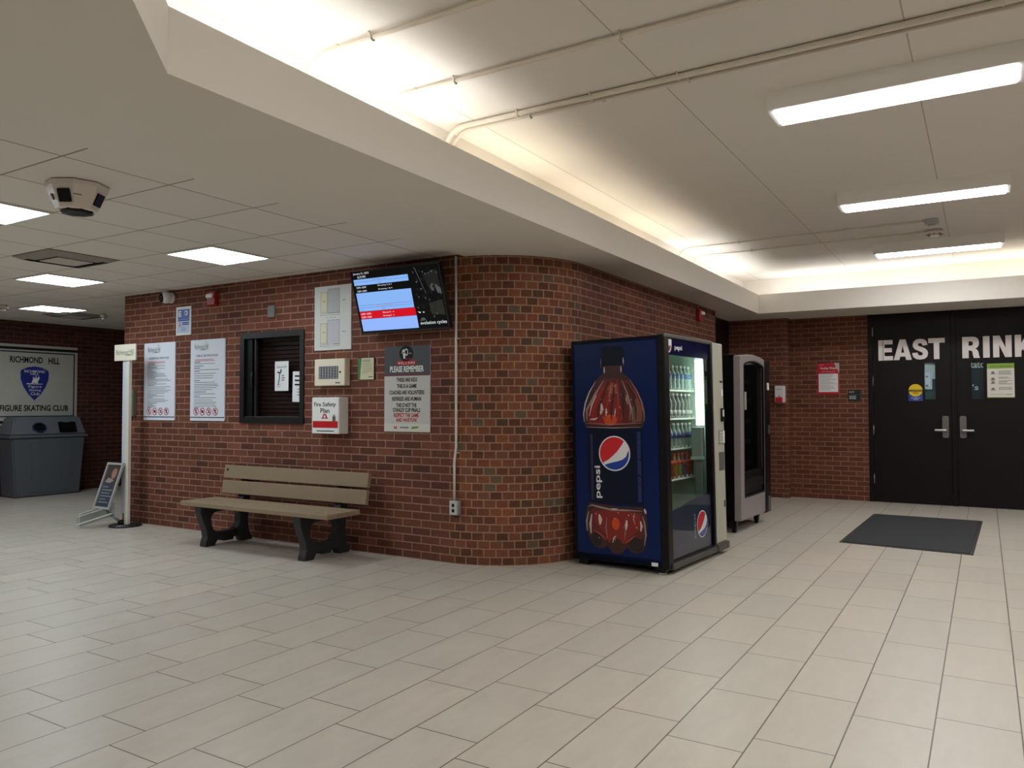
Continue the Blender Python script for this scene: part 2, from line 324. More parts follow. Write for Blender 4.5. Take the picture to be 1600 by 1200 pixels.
# ceilings
b = MB(); b.box((XL, YREAR, ZC), (-3.73, YEND, ZC + .05), M_TILECEIL); struct(b.build('ceiling'))
REC = [(-2.63, 1.80), (-1.90, 1.07), (3.3, 1.07), (3.3, 10.8), (-2.63, 10.8)]
RECO = [(-2.68, 1.78), (-1.92, 1.02), (3.35, 1.02), (3.35, 10.85), (-2.68, 10.85)]
COV = [(-3.04, 1.63), (-2.07, 0.66), (3.7, 0.66), (3.7, 11.55), (-3.04, 11.55)]
COVO = [(-3.10, 1.60), (-2.10, 0.60), (3.76, 0.60), (3.76, 11.61), (-3.10, 11.61)]
b = MB(); b.box((-3.4, 0.4, ZU), (4.0, 12.0, ZU + .05), M_SLABCEIL); struct(b.build('ceiling'))
b = MB()
b.loops([[(-3.73, YREAR), (XRIGHT, YREAR), (XRIGHT, 12.2), (-3.73, 12.2)], REC], M_PLASTER, 0.06, Matrix.Translation((0, 0, ZS)))
b.loops([RECO, REC], M_PLASTER, ZL - ZS - 0.06, Matrix.Translation((0, 0, ZS + .06)))
b.loops([COVO, COV], M_PLASTER, ZU - ZS - 0.06, Matrix.Translation((0, 0, ZS + .06)))
struct(b.build('trim_1'))

# ------------------------------------------------------------------ doors
b = MB(); fd = YD - 0.004
for x0, x1, z0, z1 in ((-1.378, -1.315, 0, 2.65), (0.575, 0.638, 0, 2.65), (-1.315, 0.575, 2.60, 2.65)):
    b.box((x0, fd, z0), (x1, fd + .1, z1), M_DOOR, 0.004)
b.box((-0.376, YD + .002, 0), (-0.314, fd + .09, 2.60), M_DOOR, 0.004)
struct(b.build('trim_2'))
M_SIGNAL = mat('raised_letter_face', (238, 230, 228), 0.5)
def lever(parent, x, z, sgn, name='door_handle'):
    h = MB(); pl = rrect(-.036, -.143, .036, .143, .02); h.loops([pl], mat('satin_nickel', (112, 108, 106), 0.5, metal=0.6), 0.02, PM, 0.003)
    o = h.build(name, parent, (x, 0, z))
    l = MB(); l.tube([(0, -.02, 0), (0, -.06, 0)], 0.013, M_STEEL); l.box((-.012 if sgn > 0 else -.125, -.075, -.013), (.125 if sgn > 0 else .012, -.055, .013), M_STEEL, 0.005)
    l.build('lever', o, (0, 0, -.045)); return o
def door_leaf(name, x0, x1, wx0, wx1, z1=2.598):
    d = MB(); wz0, wz1 = 1.405, 1.902
    d.loops([rect(0, 0.008, x1 - x0, z1), rect(wx0 - x0, wz0, wx1 - x0, wz1)[::-1]], M_DOOR, 0.045, PM)
    o = struct(d.build(name, None, (x0, YD + .055, 0)))
    g = MB(); g.box((wx0 - x0, -.03, wz0), (wx1 - x0, -.024, wz1), glass_mat('door_glass', (.9, .95, .95), 1.45)); g.build('glass_pane', o)
    return o
d1 = door_leaf('door_1', -1.312, -0.379, -0.685, -0.558)
d2 = door_leaf('door_2', -0.311, 0.572, -0.147, -0.011)
DX1, DX2 = -1.312, -0.311
lever(d1, -0.447 - DX1, 1.04, -1).location.y = -.045
lever(d2, -0.246 - DX2, 1.04, 1).location.y = -.045
for z in (2.345, 1.665, 0.99, 0.315):
    h = MB(); h.tube([(0, 0, -.065), (0, 0, .065)], 0.009, M_STEEL, 8); h.build('hinge', d1, (-.006, -.05, z))
    h = MB(); h.tube([(0, 0, -.065), (0, 0, .065)], 0.009, M_STEEL, 8); h.build('hinge', d2, (x := 0.886, -.05, z))
GLYPH = {
 'E': [[(0, 0), (1, 0), (1, .21), (.42, .21), (.42, .40), (.93, .40), (.93, .61), (.42, .61), (.42, .79), (.98, .79), (.98, 1), (0, 1)]],
 'A': [[(0, 0), (.31, 0), (.36, .17), (.64, .17), (.69, 0), (1, 0), (.66, 1), (.34, 1)], [(.41, .36), (.50, .70), (.59, .36)]],
 'S': [[(.95, .70), (.64, .67), (.62, .76), (.50, .80), (.38, .77), (.36, .71), (.40, .66), (.60, .60), (.80, .53), (.93, .43), (.98, .30), (.93, .13), (.77, .03), (.50, 0), (.24, .03), (.06, .14), (0, .32), (.33, .34), (.37, .23), (.50, .19), (.62, .21), (.67, .28), (.62, .34), (.40, .42), (.17, .51), (.07, .61), (.04, .72), (.10, .87), (.26, .97), (.50, 1), (.74, .97), (.89, .88)]],
 'T': [[(0, 1), (0, .78), (.33, .78), (.33, 0), (.67, 0), (.67, .78), (1, .78), (1, 1)]],
 'R': [[(0, 0), (.36, 0), (.36, .36), (.46, .36), (.56, .31), (.60, .12), (.65, 0), (1, 0), (.95, .08), (.91, .28), (.84, .38), (.74, .44), (.86, .50), (.93, .60), (.95, .72), (.91, .87), (.80, .96), (.62, 1), (0, 1)], [(.36, .58), (.36, .79), (.50, .79), (.58, .76), (.61, .68), (.58, .61), (.50, .58)]],
 'I': [[(0, 0), (1, 0), (1, 1), (0, 1)]],
 'N': [[(0, 0), (.33, 0), (.33, .58), (.64, 0), (1, 0), (1, 1), (.67, 1), (.67, .42), (.36, 1), (0, 1)]],
 'K': [[(0, 0), (.34, 0), (.34, .25), (.43, .36), (.62, 0), (1, 0), (.64, .56), (1, 1), (.62, 1), (.34, .62), (.34, 1), (0, 1)]]}
def letter(par, dx, ch, x0, x1):
    t = MB(); t.loops([[(x0 - dx + (x1 - x0) * a, 1.942 + .279 * c) for a, c in lp] for lp in GLYPH[ch]], M_SIGNAL, .018, PZ(.045)); return t.build('letter', par)
le = letter(d1, DX1, 'E', -1.242, -1.062)
k = MB(); k.box((-1.187 - DX1, -.0645, 1.93), (-1.180 - DX1, -.062, 2.235), mat('split_line', (90, 84, 82), .6)); k.build('split', le)
letter(d1, DX1, 'A', -1.053, -0.832); letter(d1, DX1, 'S', -0.828, -0.634); letter(d1, DX1, 'T', -0.634, -0.441)
letter(d2, DX2, 'R', -0.241, -0.042); letter(d2, DX2, 'I', -0.008, 0.065); letter(d2, DX2, 'N', 0.103, 0.305); letter(d2, DX2, 'K', 0.338, 0.540)
# what shows behind the two narrow panes
b = MB(); M_LITROOM = mat('pale_rink_board', (222, 236, 240), .5); M_TEALB = mat('teal_kickboard', (70, 94, 92), .5)
b.box((-0.72, YD + .07, 1.35), (-0.52, YD + .09, 1.95), M_LITROOM); b.box((-0.72, YD + .065, 1.35), (-0.52, YD + .069, 1.54), M_TEALB); b.box((-0.605, YD + .062, 1.35), (-.52, YD + .064, 1.68), M_TEALB)
tag(b.build('rink_board'), 'pale blue and teal board seen through the left door pane', 'board')
b = MB(); MO = PZ(0)
b.loops([rect(0, 0, .09, .25)], mat('blue_notice_paper', (206, 222, 238), .6), .001, MO); b.loops([rect(.005, .02, .078, .235), rect(.005, .024, .074, .231)[::-1]], M_GREYINK, .0006, PZ(.001))
for i, z in enumerate((.035, .155)): b.box((.012, -.0018, z), (.045, -.001, z + .02), M_GREYINK)
tag(b.build('notice', None, (-0.688, YD + .03, 1.545)), 'bluish paper notice taped inside the narrow pane of the left rink door', 'notice')
b = MB(); b.box((-0.2, YD + .07, 1.35), (0.05, YD + .09, 1.95), mat('dark_slate_board', (34, 44, 52), .4))
b.text('tatc', (-0.152, 1.815, -0.004, 1.895), M_WHITEINK, Matrix.Translation((0, YD + .068, 0)) @ PM, bold=.01); b.text("'s", (-0.135, 1.525, -0.068, 1.60), M_WHITEINK, Matrix.Translation((0, YD + .068, 0)) @ PM, bold=.01)
tag(b.build('advert_board'), 'dark advert board with cut off white letters behind right door pane', 'board')
# dark side door in the gap next to the snack machine
b = MB(); b.box((-3.30, 10.17, 0), (-3.25, 11.56, 2.60), M_DARKFRAME); o = struct(b.build('door_3'))
f = MB(); f.box((-3.25, 10.75, 0), (-3.22, 10.82, 2.60), mat('black_mullion', (30, 29, 30), .35), .004); f.build('mullion', o)

# ------------------------------------------------------------------ ticket window
b = MB(); W_ = WX1 - WX0; Hh = WZ1 - WZ0
b.loops([rect(0, 0, W_, Hh), rect(.062, .055, W_ - .055, Hh - .058)[::-1]], M_DARKFRAME, .13, PZ(-.115))
win = struct(b.build('window_1', None, (WX0, YA, WZ0)))
f = MB(); f.box((.06, .01, .05), (.16, .05, Hh - .06), M_BLACK, .004); f.box((.19, .01, .05), (.215, .04, Hh - .06), mat('dark_grey_sash', (52, 50, 52), .35, metal=.5), .003); f.box((.06, -.004, .05), (W_ - .05, .04, .07), mat('dark_grey_sash', (52, 50, 52)), .003); f.build('sash', win)
f = MB(); f.tube([(.175, .0, .36), (.175, -.012, .40), (.175, -.012, .49), (.175, 0, .53)], .008, mat('worn_black_pull', (60, 58, 58), .3, metal=.6)); f.build('pull_handle', win)
f = MB(); M_SHUT = mat('maroon_shutter', (54, 30, 31), .38)
z = .06
while z < Hh - .08:
    f.loops([[(0, z), (.012, z + .004), (.014, z + .034), (.004, z + .041)]], M_SHUT, W_ - .11, Matrix.Translation((W_ - .05, .15, 0)) @ Matrix(((0, 0, -1, 0), (-1, 0, 0, 0), (0, 1, 0, 0), (0, 0, 0, 1)))); z += .0425
f.build('shutter', win)
f = MB(); f.box((.215, .058, .06), (W_ - .05, .063, Hh - .06), glass_mat('window_glass', (.9, .92, .92), 1.45)); f.build('glass_pane', win)

def panel_bars(mb, x0, x1, ytop, n, dy, h, m, d, seed=1, lens=(0.4, 1.0)):
    rn = random.Random(seed)
    for i in range(n):
        y = ytop - i * dy; mb.loops([rect(x0, y - h, x0 + (x1 - x0) * rn.uniform(*lens), y)], m, .0004, PZ(d))
b = MB(); b.loops([rect(0, 0, .195, .295)], M_PAPER, .001, PM); b.text('Richmond Hill', (.03, .228, .165, .25), mat('dark_teal_ink', (40, 70, 70), .6), PZ(.0015))
b.tube([(.05, -.002, .06), (.065, -.002, .12), (.07, -.002, .185)], .004, M_INK, 6); b.loops([circ(.052, .185, .016, .008)], M_INK, .0004, PZ(.0015)); b.loops([circ(.088, .2, .009, .018)], M_INK, .0004, PZ(.0015)); b.loops([circ(.075, .18, .014, .007)], M_INK, .0004, PZ(.0015))
panel_bars(b, .1, .16, .155, 3, .022, .008, M_INK, .0015, 3); panel_bars(b, .035, .13, .06, 2, .018, .004, M_GREYINK, .0015, 4)
tag(b.build('notice', None, (-6.075, YA + .056, 1.475)), 'white notice with a flower sprig taped in the ticket window', 'notice')
b = MB(); b.loops([rect(0, 0, .165, .30)], M_PAPER, .001, PM)
for i, t in enumerate(('WASTED', 'BOUTIQUE', 'ICE WEST')): pass
panel_bars(b, .03, .155, .262, 3, .042, .016, M_INK, .0015, 5, (.8, 1.0)); panel_bars(b, .07, .155, .13, 3, .028, .009, M_GREYINK, .0015, 6, (.5, 1.0))
tag(b.build('notice', None, (-5.825, YA + .056, 1.365), (0, math.radians(1.2), 0)), 'white text notice at the right edge of the ticket window', 'notice')

# ------------------------------------------------------------------ ceiling fittings
M_LENS = emit_lin('lit_acrylic_lens', NEUT, LENS_POWER)
M_TROF = emit_lin('lit_troffer_panel', (0.86, 0.95, 1.0), TROFFER_POWER)
M_TROF2 = emit_lin('lit_troffer_basket', (0.80, 0.93, 1.0), TROFFER_POWER * 0.8)
for y, lab in ((4.77, 'nearest and largest of the three long surface lights on the raised ceiling'), (7.30, 'middle one of the three long surface lights on the raised ceiling'), (9.82, 'farthest long surface light on the raised ceiling, beside the smoke detector')):
    t = thing('ceiling_light', lab, 'light', (-0.43, y, ZU), 0, 'long surface lights on the raised ceiling')
    h = MB(); h.loops([rect(-.635, -.155, .635, .155), rect(-.605, -.125, .605, .125)[::-1]], mat('white_enamel_housing', (226, 224, 220), .4), .11, Matrix.Translation((0, 0, -.11)), 0); h.box((-.605, -.125, -.02), (.605, .125, 0), M_WHITE); h.build('housing', t)
    l = MB(); l.box((-.603, -.123, -.116), (.603, .123, -.10), M_LENS); l.build('lens', t)
TL = [(-5.545, 2.465, 'bright square troffer at the left edge of the tile ceiling, behind the white dome'), (-5.545, 4.295, 'bright square troffer nearest the television'), (-7.985, 4.295, 'bright square troffer beyond the open ceiling vent'), (-10.425, 5.515, 'farthest bright square troffer, above the banner')]
for x, y, lab in TL:
    t = thing('ceiling_light', lab, 'light', (x, y, ZC), 0, 'square troffers in the tile ceiling')
    h = MB(); h.loops([rect(-.303, -.303, .303, .303), rect(-.285, -.285, .285, .285)[::-1]], M_WHITE, .012, Matrix.Translation((0, 0, -.012))); h.build('frame', t)
    l = MB(); zc_ = -.004
    l.add([(-.285, -.285, zc_), (.285, -.285, zc_), (.285, .285, zc_), (-.285, .285, zc_), (-.11, -.285, zc_), (.11, -.285, zc_), (.11, .285, zc_), (-.11, .285, zc_)], [[0, 4, 7, 3], [5, 1, 2, 6]], M_TROF)
    l.build('diffuser', t)
    k = MB(); n = 8; pts = [(-.11 + .22 * i / n, -.004 - .007 * math.sin(PI * i / n)) for i in range(n + 1)]
    vs = [(px, s_ * .285, pz) for s_ in (-1, 1) for px, pz in pts]
    k.add(vs, [[i, i + 1, i + n + 2, i + n + 1] for i in range(n)], M_TROF2, True); k.build('basket', t)
def vent(x, y, lab, rz=0):
    t = thing('ceiling_vent', lab, 'vent', (x, y, ZC), rz, 'square vents in the tile ceiling'); M_V = mat('grey_vent_metal', (150, 144, 136), .5, metal=.3)
    f_ = MB()
    for r0_, r1_, z0_, z1_ in ((.30, .24, -.004, -.03), (.235, .17, -.01, -.03)):
        vs = []
        for r_, z_ in ((r0_, z0_), (r1_, z1_)): vs += [(-r_, -r_, z_), (r_, -r_, z_), (r_, r_, z_), (-r_, r_, z_)]
        f_.add(vs, [[i, (i + 1) % 4, 4 + (i + 1) % 4, 4 + i] for i in range(4)], M_V)
    f_.build('frame', t)
    p = MB(); p.box((-.30, -.30, -.003), (.30, .30, -.001), M_BLACK); p.build('throat', t)
    p = MB(); p.box((-.15, -.15, -.035), (.15, .15, -.03), mat('pale_vent_plate', (196, 190, 182), .5)); p.build('plate', t)
vent(-6.765, 3.685, 'square metal vent in the tile ceiling beside the white dome')
vent(-10.85, 6.05, 'small dark vent in the tile ceiling over the dark hall corner')
# white multi-lens camera dome: eight-sided tapering housing
t = thing('camera_dome', 'white eight-sided camera housing with dark lenses under the tile ceiling', 'security camera', (-4.47, 2.49, ZC), math.radians(31.5))
h = MB(); vs = []
for r_, z_ in ((.14, 0), (.165, -.006), (.162, -.03), (.108, -.15), (.096, -.157)):
    for k in range(8): a = PI / 8 + k * PI / 4; vs.append((r_ * math.cos(a), r_ * math.sin(a), z_))
h.add(vs, [[i * 8 + k, i * 8 + (k + 1) % 8, (i + 1) * 8 + (k + 1) % 8, (i + 1) * 8 + k] for i in range(4) for k in range(8)] + [list(range(32, 40))], mat('off_white_dome', (222, 214, 204), .4)); h.build('housing', t)
h = MB(); h.lathe([(.094, -.156), (.085, -.168), (.05, -.172)], M_BLACK, 8); h.build('base_lens', t)
def on_face(az, w_, h_, nm, round_=False):
    nrm = Matrix.Rotation(az, 4, 'Z') @ Matrix.Translation((.1235, 0, -.092)) @ Matrix.Rotation(math.radians(24.2), 4, 'Y') @ Matrix(((0, 0, 1, 0), (1, 0, 0, 0), (0, 1, 0, 0), (0, 0, 0, 1)))
    q = MB(); q.loops([circ(0, 0, w_ / 2, h_ / 2, 16) if round_ else rrect(-w_ / 2, -h_ / 2, w_ / 2, h_ / 2, .006)], M_BLACK, .008, nrm); q.build(nm, t)
AZ = math.atan2(-2.49, 4.47) - math.radians(31.5)
FA = [(math.floor(AZ / (PI / 4)) + k) * PI / 4 for k in (-1, 0, 1, 2)]
on_face(FA[1], .07, .075, 'square_lens'); on_face(FA[3], .07, .075, 'square_lens'); on_face(FA[0], .03, .036, 'round_sensor', True)
q = MB(); nrm = Matrix.Rotation(FA[2], 4, 'Z') @ Matrix.Translation((.1247, 0, -.09)) @ Matrix.Rotation(math.radians(24.2), 4, 'Y') @ Matrix(((0, 0, 1, 0), (1, 0, 0, 0), (0, 1, 0, 0), (0, 0, 0, 1)))
q.loops([rect(-.055, .002, -.01, .008)], M_GREYINK, .001, nrm); q.build('marking', t)
def detector(name, x, y, z, r, lab):
    t_ = thing(name, lab, 'smoke detector', (x, y, z))
    h_ = MB(); h_.lathe([(r * .8, -.012), (r, -.02), (r, -.035), (r * .75, -.05)], mat('aged_white_plastic', (205, 198, 184), .5), 24); h_.lathe([(r * .86, 0), (r * .86, -.014)], mat('detector_base', (190, 182, 168), .5), 24); h_.build('base', t_)
    h_ = MB(); h_.lathe([(r * .5, -.05), (r * .5, -.07), (r * .3, -.078)], M_WHITE, 16)
    for k in range(8): a = k * PI / 4; h_.box((-.006, r * .5, -.056), (.006, r * .98, -.048), mat('detector_vane', (120, 112, 100), .5), 0, Matrix.Rotation(a, 4, 'Z'))
    h_.build('sensor', t_)
detector('smoke_detector', -0.42, 9.18, ZU, .085, 'round smoke detector on the raised ceiling, fed by a conduit')
detector('smoke_detector', -10.56, 4.97, ZC, .06, 'small pale detector at the far left of the tile ceiling')
detector('smoke_detector', -10.40, 6.18, ZC, .04, 'tiny detector on the tile ceiling next to the dark vent')
t = thing('junction_box', 'grey junction box on the raised ceiling in front of the smoke detector', 'junction box', (-0.42, 8.65, ZU))
h = MB(); h.box((-.06, -.05, -.05), (.06, .05, 0), M_GALV, .006); h.build('box', t); h = MB(); h.lathe([(.03, -.06), (.03, -.05)], M_GALV, 12); h.build('cover', t)

M_COND = mat('painted_conduit', (208, 200, 184), .45)
def ceil_conduit(y, x1, lab, straps, r=.0125, bend=True, xb=-3.005):
    t_ = thing('conduit', lab, 'conduit', (xb, y, ZU)); R_ = .14; zc_ = -.02
    p = [(0, 0, -.44), (0, 0, zc_ - R_)] + [(R_ - R_ * math.cos(a), 0, zc_ - R_ + R_ * math.sin(a)) for a in [PI / 2 * k / 8 for k in range(1, 9)]] + [(x1 - xb, 0, zc_)]
    h_ = MB(); h_.tube(p, r, M_COND, 10); h_.build('pipe', t_)
    for sx in straps:
        h_ = MB(); h_.tube([(sx - xb, -.03, -.002), (sx - xb, -.016, -.006), (sx - xb, -.014, zc_ - .012), (sx - xb, 0, zc_ - .018), (sx - xb, .014, zc_ - .012), (sx - xb, .016, -.006), (sx - xb, .03, -.002)], .005, M_COND, 6); h_.build('strap', t_)
ceil_conduit(2.86, 3.2, 'thin painted conduit nearest the camera, bending down at the bright cove', (-2.55, -0.9))
ceil_conduit(3.49, 3.2, 'second painted conduit across the raised ceiling, single pipe', (-2.5, -1.5, 0.2))
ceil_conduit(4.09, 3.2, 'thicker pipe of the paired conduits across the raised ceiling', (-2.45, -1.95, -1.42, 0.1), .017)
ceil_conduit(4.16, 3.2, 'thinner pipe of the paired conduits across the raised ceiling', (-2.40, -1.9, -1.38))
ceil_conduit(8.62, -0.47, 'conduit running to the grey junction box on the raised ceiling', (-2.3, -1.2), .009)
ceil_conduit(9.16, -0.50, 'conduit running to the round smoke detector on the raised ceiling', (-2.3, -1.2), .009)

# ------------------------------------------------------------------ things on the bench wall
# security camera
t = thing('security_camera', 'white dome security camera at the top left of the bench wall', 'security camera', (-7.66, YA, 2.52))
h = MB(); h.lathe([(.06, 0), (.062, .02), (.055, .035)], M_WHITE, 24, PM); h.build('base', t)
SPH = [(.066 * math.cos(a), .066 * math.sin(a)) for a in [-PI / 2 + PI * k / 12 for k in range(1, 12)]]
h = MB(); h.lathe(SPH, M_WHITE, 24, Matrix.Translation((-.005, -.075, -.002)) @ PM); h.build('shell', t)
h = MB(); hm = Matrix.Translation((-.005, -.075, -.002)) @ Matrix.Rotation(math.radians(-18), 4, 'Z') @ PM @ Matrix.Rotation(math.radians(8), 4, 'X'); h.lathe([(.052, .038), (.050, .05), (.038, .064), (.02, .07)], M_BLACK, 20, hm); h.lathe([(.018, .069), (.014, .076)], mat('lens_glass', (40, 40, 46), .08), 14, hm); h.build('lens', t)
M_STROBE = mat('clear_strobe_lens', (240, 240, 236), .12)
def strobe(x, y, z, rz, lab):
    t_ = thing('fire_strobe', lab, 'fire alarm', (x, y, z), rz)
    h_ = MB(); h_.box((-.062, -.055, -.075), (.062, 0, .075), M_FIRE, .01); h_.build('housing', t_)
    h_ = MB(); h_.box((-.05, -.085, .0), (.05, -.055, .045), M_STROBE, .012); h_.build('lens', t_)
    h_ = MB()
    for k in range(4): h_.box((-.035, -.0565, -.055 + k * .012), (.035, -.055, -.05 + k * .012), mat('dark_red_slots', (80, 10, 12), .5))
    h_.build('grille', t_); return t_
strobe(-6.935, YA, 2.46, 0, 'red fire alarm strobe high on the bench wall beside the dome camera')
t2 = strobe(XR, 9.42, 2.45, PI / 2, 'red fire alarm strobe above the vending machines')
h = MB(); h.tube([(-.02, -.012, .07), (-.02, -.012, .135)], .009, M_GALV, 8); h.build('conduit_stub', t2)
# blue framed poster
def frame_thing(name, lab, cat, x0, z0, w_, h_, border, m_frame, m_in, y=YA, depth=.012, rz=0, loc=None):
    t_ = thing(name, lab, cat, loc or (x0, y, z0), rz)
    q_ = MB(); q_.loops([rect(0, 0, w_, h_), rect(border, border, w_ - border, h_ - border)[::-1]], m_frame, depth, PM); q_.build('frame', t_)
    q_ = MB(); q_.loops([rect(border, border, w_ - border, h_ - border)], m_in, depth * .6, PM); q_.build('sheet', t_); return t_
t = frame_thing('framed_poster', 'small blue poster in a white frame above the two rules boards', 'poster', -7.567, 2.098, .252, .31, .022, M_WHITE, mat('pale_blue_print', (178, 196, 224), .5))
q = MB(); q.loops([rect(.03, .17, .222, .28)], mat('mid_blue_print', (82, 106, 172), .5), .0008, PZ(.008)); q.loops([rect(.03, .155, .222, .166)], M_BLUEINK, .0008, PZ(.008)); q.build('blue_block', t)
q = MB()
q.loops([[(.04, .205), (.085, .205), (.085, .217), (.054, .217), (.054, .229), (.082, .229), (.082, .241), (.054, .241), (.054, .253), (.085, .253), (.085, .265), (.04, .265)]], M_WHITEINK, .0006, PZ(.009)); q.build('white_letter', t); q = MB()
q.loops([circ(.165, .24, .028, .028), circ(.16, .238, .017, .017)[::-1]], M_WHITEINK, .0006, PZ(.009)); q.build('white_swirl', t); q = MB()
q.loops([[(.045, .09), (.075, .095), (.07, .15), (.05, .135)]], mat('faded_red_print', (190, 130, 140), .6), .0006, PZ(.008)); q.build('red_figure', t); q = MB(); panel_bars(q, .1, .215, .14, 2, .018, .01, M_BLUEINK, .008, 2, (.8, 1)); panel_bars(q, .08, .2, .085, 3, .016, .004, M_GREYINK, .008, 3); q.build('print', t)
# rules boards
def town_logo(q, x0, y0, w_, d):
    M_T = mat('dark_green_ink', (52, 66, 60), .6)
    q.text('Richmond Hill', (x0, y0, x0 + w_, y0 + w_ * .24), M_T, PZ(d)); q.loops([[(x0 + w_ * .3, y0 - w_ * .05), (x0 + w_ * .65, y0 + w_ * .0), (x0 + w_ * 1.05, y0 - w_ * .03), (x0 + w_ * .65, y0 - w_ * .05)]], M_GREENINK, .0006, PZ(d)); q.loops([circ(x0 + w_ * .86, y0 + w_ * .32, w_ * .035)], M_GREENINK, .0006, PZ(d))
def rules(x0, lab, title, seed, lines):
    w_, h_ = .558, .865; t_ = thing('rules_board', lab, 'sign', (x0, YA, 1.168), 0)
    q_ = MB(); q_.loops([rrect(0, 0, w_, h_, .012)], mat('rules_board_white', (222, 228, 240), .45), .012, PM); q_.build('board', t_)
    q_ = MB(); town_logo(q_, .07, .765, .22, .0125); q_.text(title, (.10, .682, .45, .704), M_INK, PZ(.0125), bold=.01); q_.build('heading', t_)
    rn = random.Random(seed); q_ = MB(); y_ = .655
    for i in range(2): q_.loops([rect(.075, y_ - .005, .075 + rn.uniform(.25, .36), y_)], M_REDINK, .0005, PZ(.0125)); y_ -= .014
    for i in range(lines):
        full = rn.random() < .6
        q_.loops([rect(.065, y_ - .0055, .065 + (rn.uniform(.3, .42) if full else rn.uniform(.08, .2)), y_)], M_GREYINK if full else M_INK, .0005, PZ(.0125)); y_ -= (.5 / lines) * rn.uniform(.8, 1.2)
    q_.build('body_text', t_)
    for k in range(4):
        q_ = MB(); cx = .10 + .105 * k; q_.loops([circ(cx, .098, .042, .042, 24), circ(cx, .098, .034, .034, 24)[::-1]], M_REDINK, .0006, PZ(.0125)); q_.loops([[(cx - .027, .12), (cx - .022, .125), (cx + .027, .076), (cx + .022, .071)]], M_REDINK, .0006, PZ(.0133))
        if k == 0: q_.loops([rect(cx - .008, .078, cx + .008, .122)], M_INK, .0005, PZ(.0126))
        if k == 1: q_.loops([rect(cx - .018, .085, cx + .018, .112)], M_INK, .0005, PZ(.0126))
        if k == 2: q_.loops([[(cx - .02, .08), (cx + .02, .09), (cx + .016, .102), (cx - .012, .092)]], M_INK, .0005, PZ(.0126)); q_.loops([circ(cx + .004, .112, .008)], M_INK, .0005, PZ(.0126))
        if k == 3: q_.loops([[(cx - .004, .075), (cx + .004, .075), (cx + .012, .12), (cx - .016, .118)]], M_INK, .0005, PZ(.0126))
        q_.build('prohibition_icon', t_)

    q_ = MB(); q_.loops([rect(0, .032, w_, .041)], mat('black_green_rule', (24, 40, 40), .5), .0006, PZ(.0125)); q_.build('rule_line', t_)
rules(-8.137, 'white rules board nearest the wall corner, behind the sign post', 'RECREATIONAL SHINNY RULES', 11, 30)
rules(-7.311, 'white public skating rules board left of the ticket window', 'PUBLIC SKATING RULES', 12, 24)
q = MB(); q.box((-6.094, YA - .03, 2.205), (-6.0, YA, 2.325), mat('grey_cover', (118, 118, 112), .5), .006); tag(q.build('cover_plate'), 'small grey blank cover plate above the ticket window', 'cover plate')
t = thing('wall_box', 'slim grey holder on the wall behind the sign post', 'box', (-8.38, YA, 1.212)); q = MB(); q.box((0, -.05, 0), (.095, 0, .305), mat('greyish_green_holder', (112, 108, 96), .5), .006); q.build('body', t); q = MB(); q.box((.015, -.053, .03), (.08, -.05, .28), mat('holder_card', (92, 96, 86), .4)); q.build('front_card', t)
# floor plan
t = thing('floor_plan', 'white floor plan board with yellow and lilac rinks left of the television', 'sign', (-5.46, YA, 1.85)); pw, ph = .47, .608
q = MB(); q.loops([rect(0, 0, pw, ph)], mat('plan_white', (206, 206, 202), .5), .01, PM); q.build('board', t)
q = MB(); M_Y = mat('plan_yellow', (208, 204, 172), .6); M_LI = mat('plan_lilac', (188, 184, 194), .6)
for y0, ml in ((.36, mat('plan_grey', (176, 176, 178), .6)), (.065, M_LI)):
    q.loops([rect(.08, y0, .165, y0 + .19)], M_Y, .0005, PZ(.0103)); q.loops([rect(.17, y0 - .01, .325, y0 + .22)], ml, .0005, PZ(.0103))
    for lp in (rect(.08, y0, .165, y0 + .19), rect(.17, y0 - .01, .325, y0 + .22), rect(.08, y0 - .03, .325, y0 - .01)):
        x0_, y0_, x1_, y1_ = lp[0][0], lp[0][1], lp[2][0], lp[2][1]; q.loops([rect(x0_, y0_, x1_, y1_), rect(x0_ + .003, y0_ + .003, x1_ - .003, y1_ - .003)[::-1]], M_GREYINK, .0004, PZ(.0108))
    q.loops([rect(.36, y0 + .1, .395, y0 + .107)], M_GREYINK, .0004, PZ(.0105)); q.loops([rect(.11, y0 + .1, .14, y0 + .106)], M_GREYINK, .0004, PZ(.0112))
for k in range(3): q.loops([rect(.15 + .05 * k, .305, .18 + .05 * k, .309)], M_GREYINK, .0004, PZ(.0105))
q.loops([[(.14, .03), (.2, .02), (.25, .035), (.25, .06), (.19, .062)], ], mat('plan_pale', (192, 192, 190), .6), .0005, PZ(.0112)); q.build('plan_drawing', t)
# fire alarm annunciator
t = thing('annunciator_panel', 'cream wall panel with a dark slotted window above the fire plan box', 'control panel', (-5.392, YA, 1.512)); q = MB(); q.box((0, -.075, 0), (.385, 0, .25), M_CREAM, .008); q.build('housing', t)
q = MB(); q.loops([rect(.06, .065, .305, .18)], mat('smoked_window', (60, 60, 66), .3), .002, PZ(.0755)); q.build('window', t)
q = MB()
for c in range(7):
    for r_ in range(7): q.loops([rect(.066 + c * .035, .07 + r_ * .0155, .066 + c * .035 + .022, .07 + r_ * .0155 + .009)], mat('label_strip', (176, 176, 180), .5), .0006, PZ(.078))
q.build('label_grid', t); q = MB(); q.lathe([(.008, 0), (.008, .006)], M_BLACK, 12, Matrix.Translation((.33, -.075, .125)) @ PM); q.build('lock', t); q = MB(); q.loops([rect(.27, .02, .33, .032)], M_GREYINK, .0006, PZ(.0757)); q.build('nameplate', t)
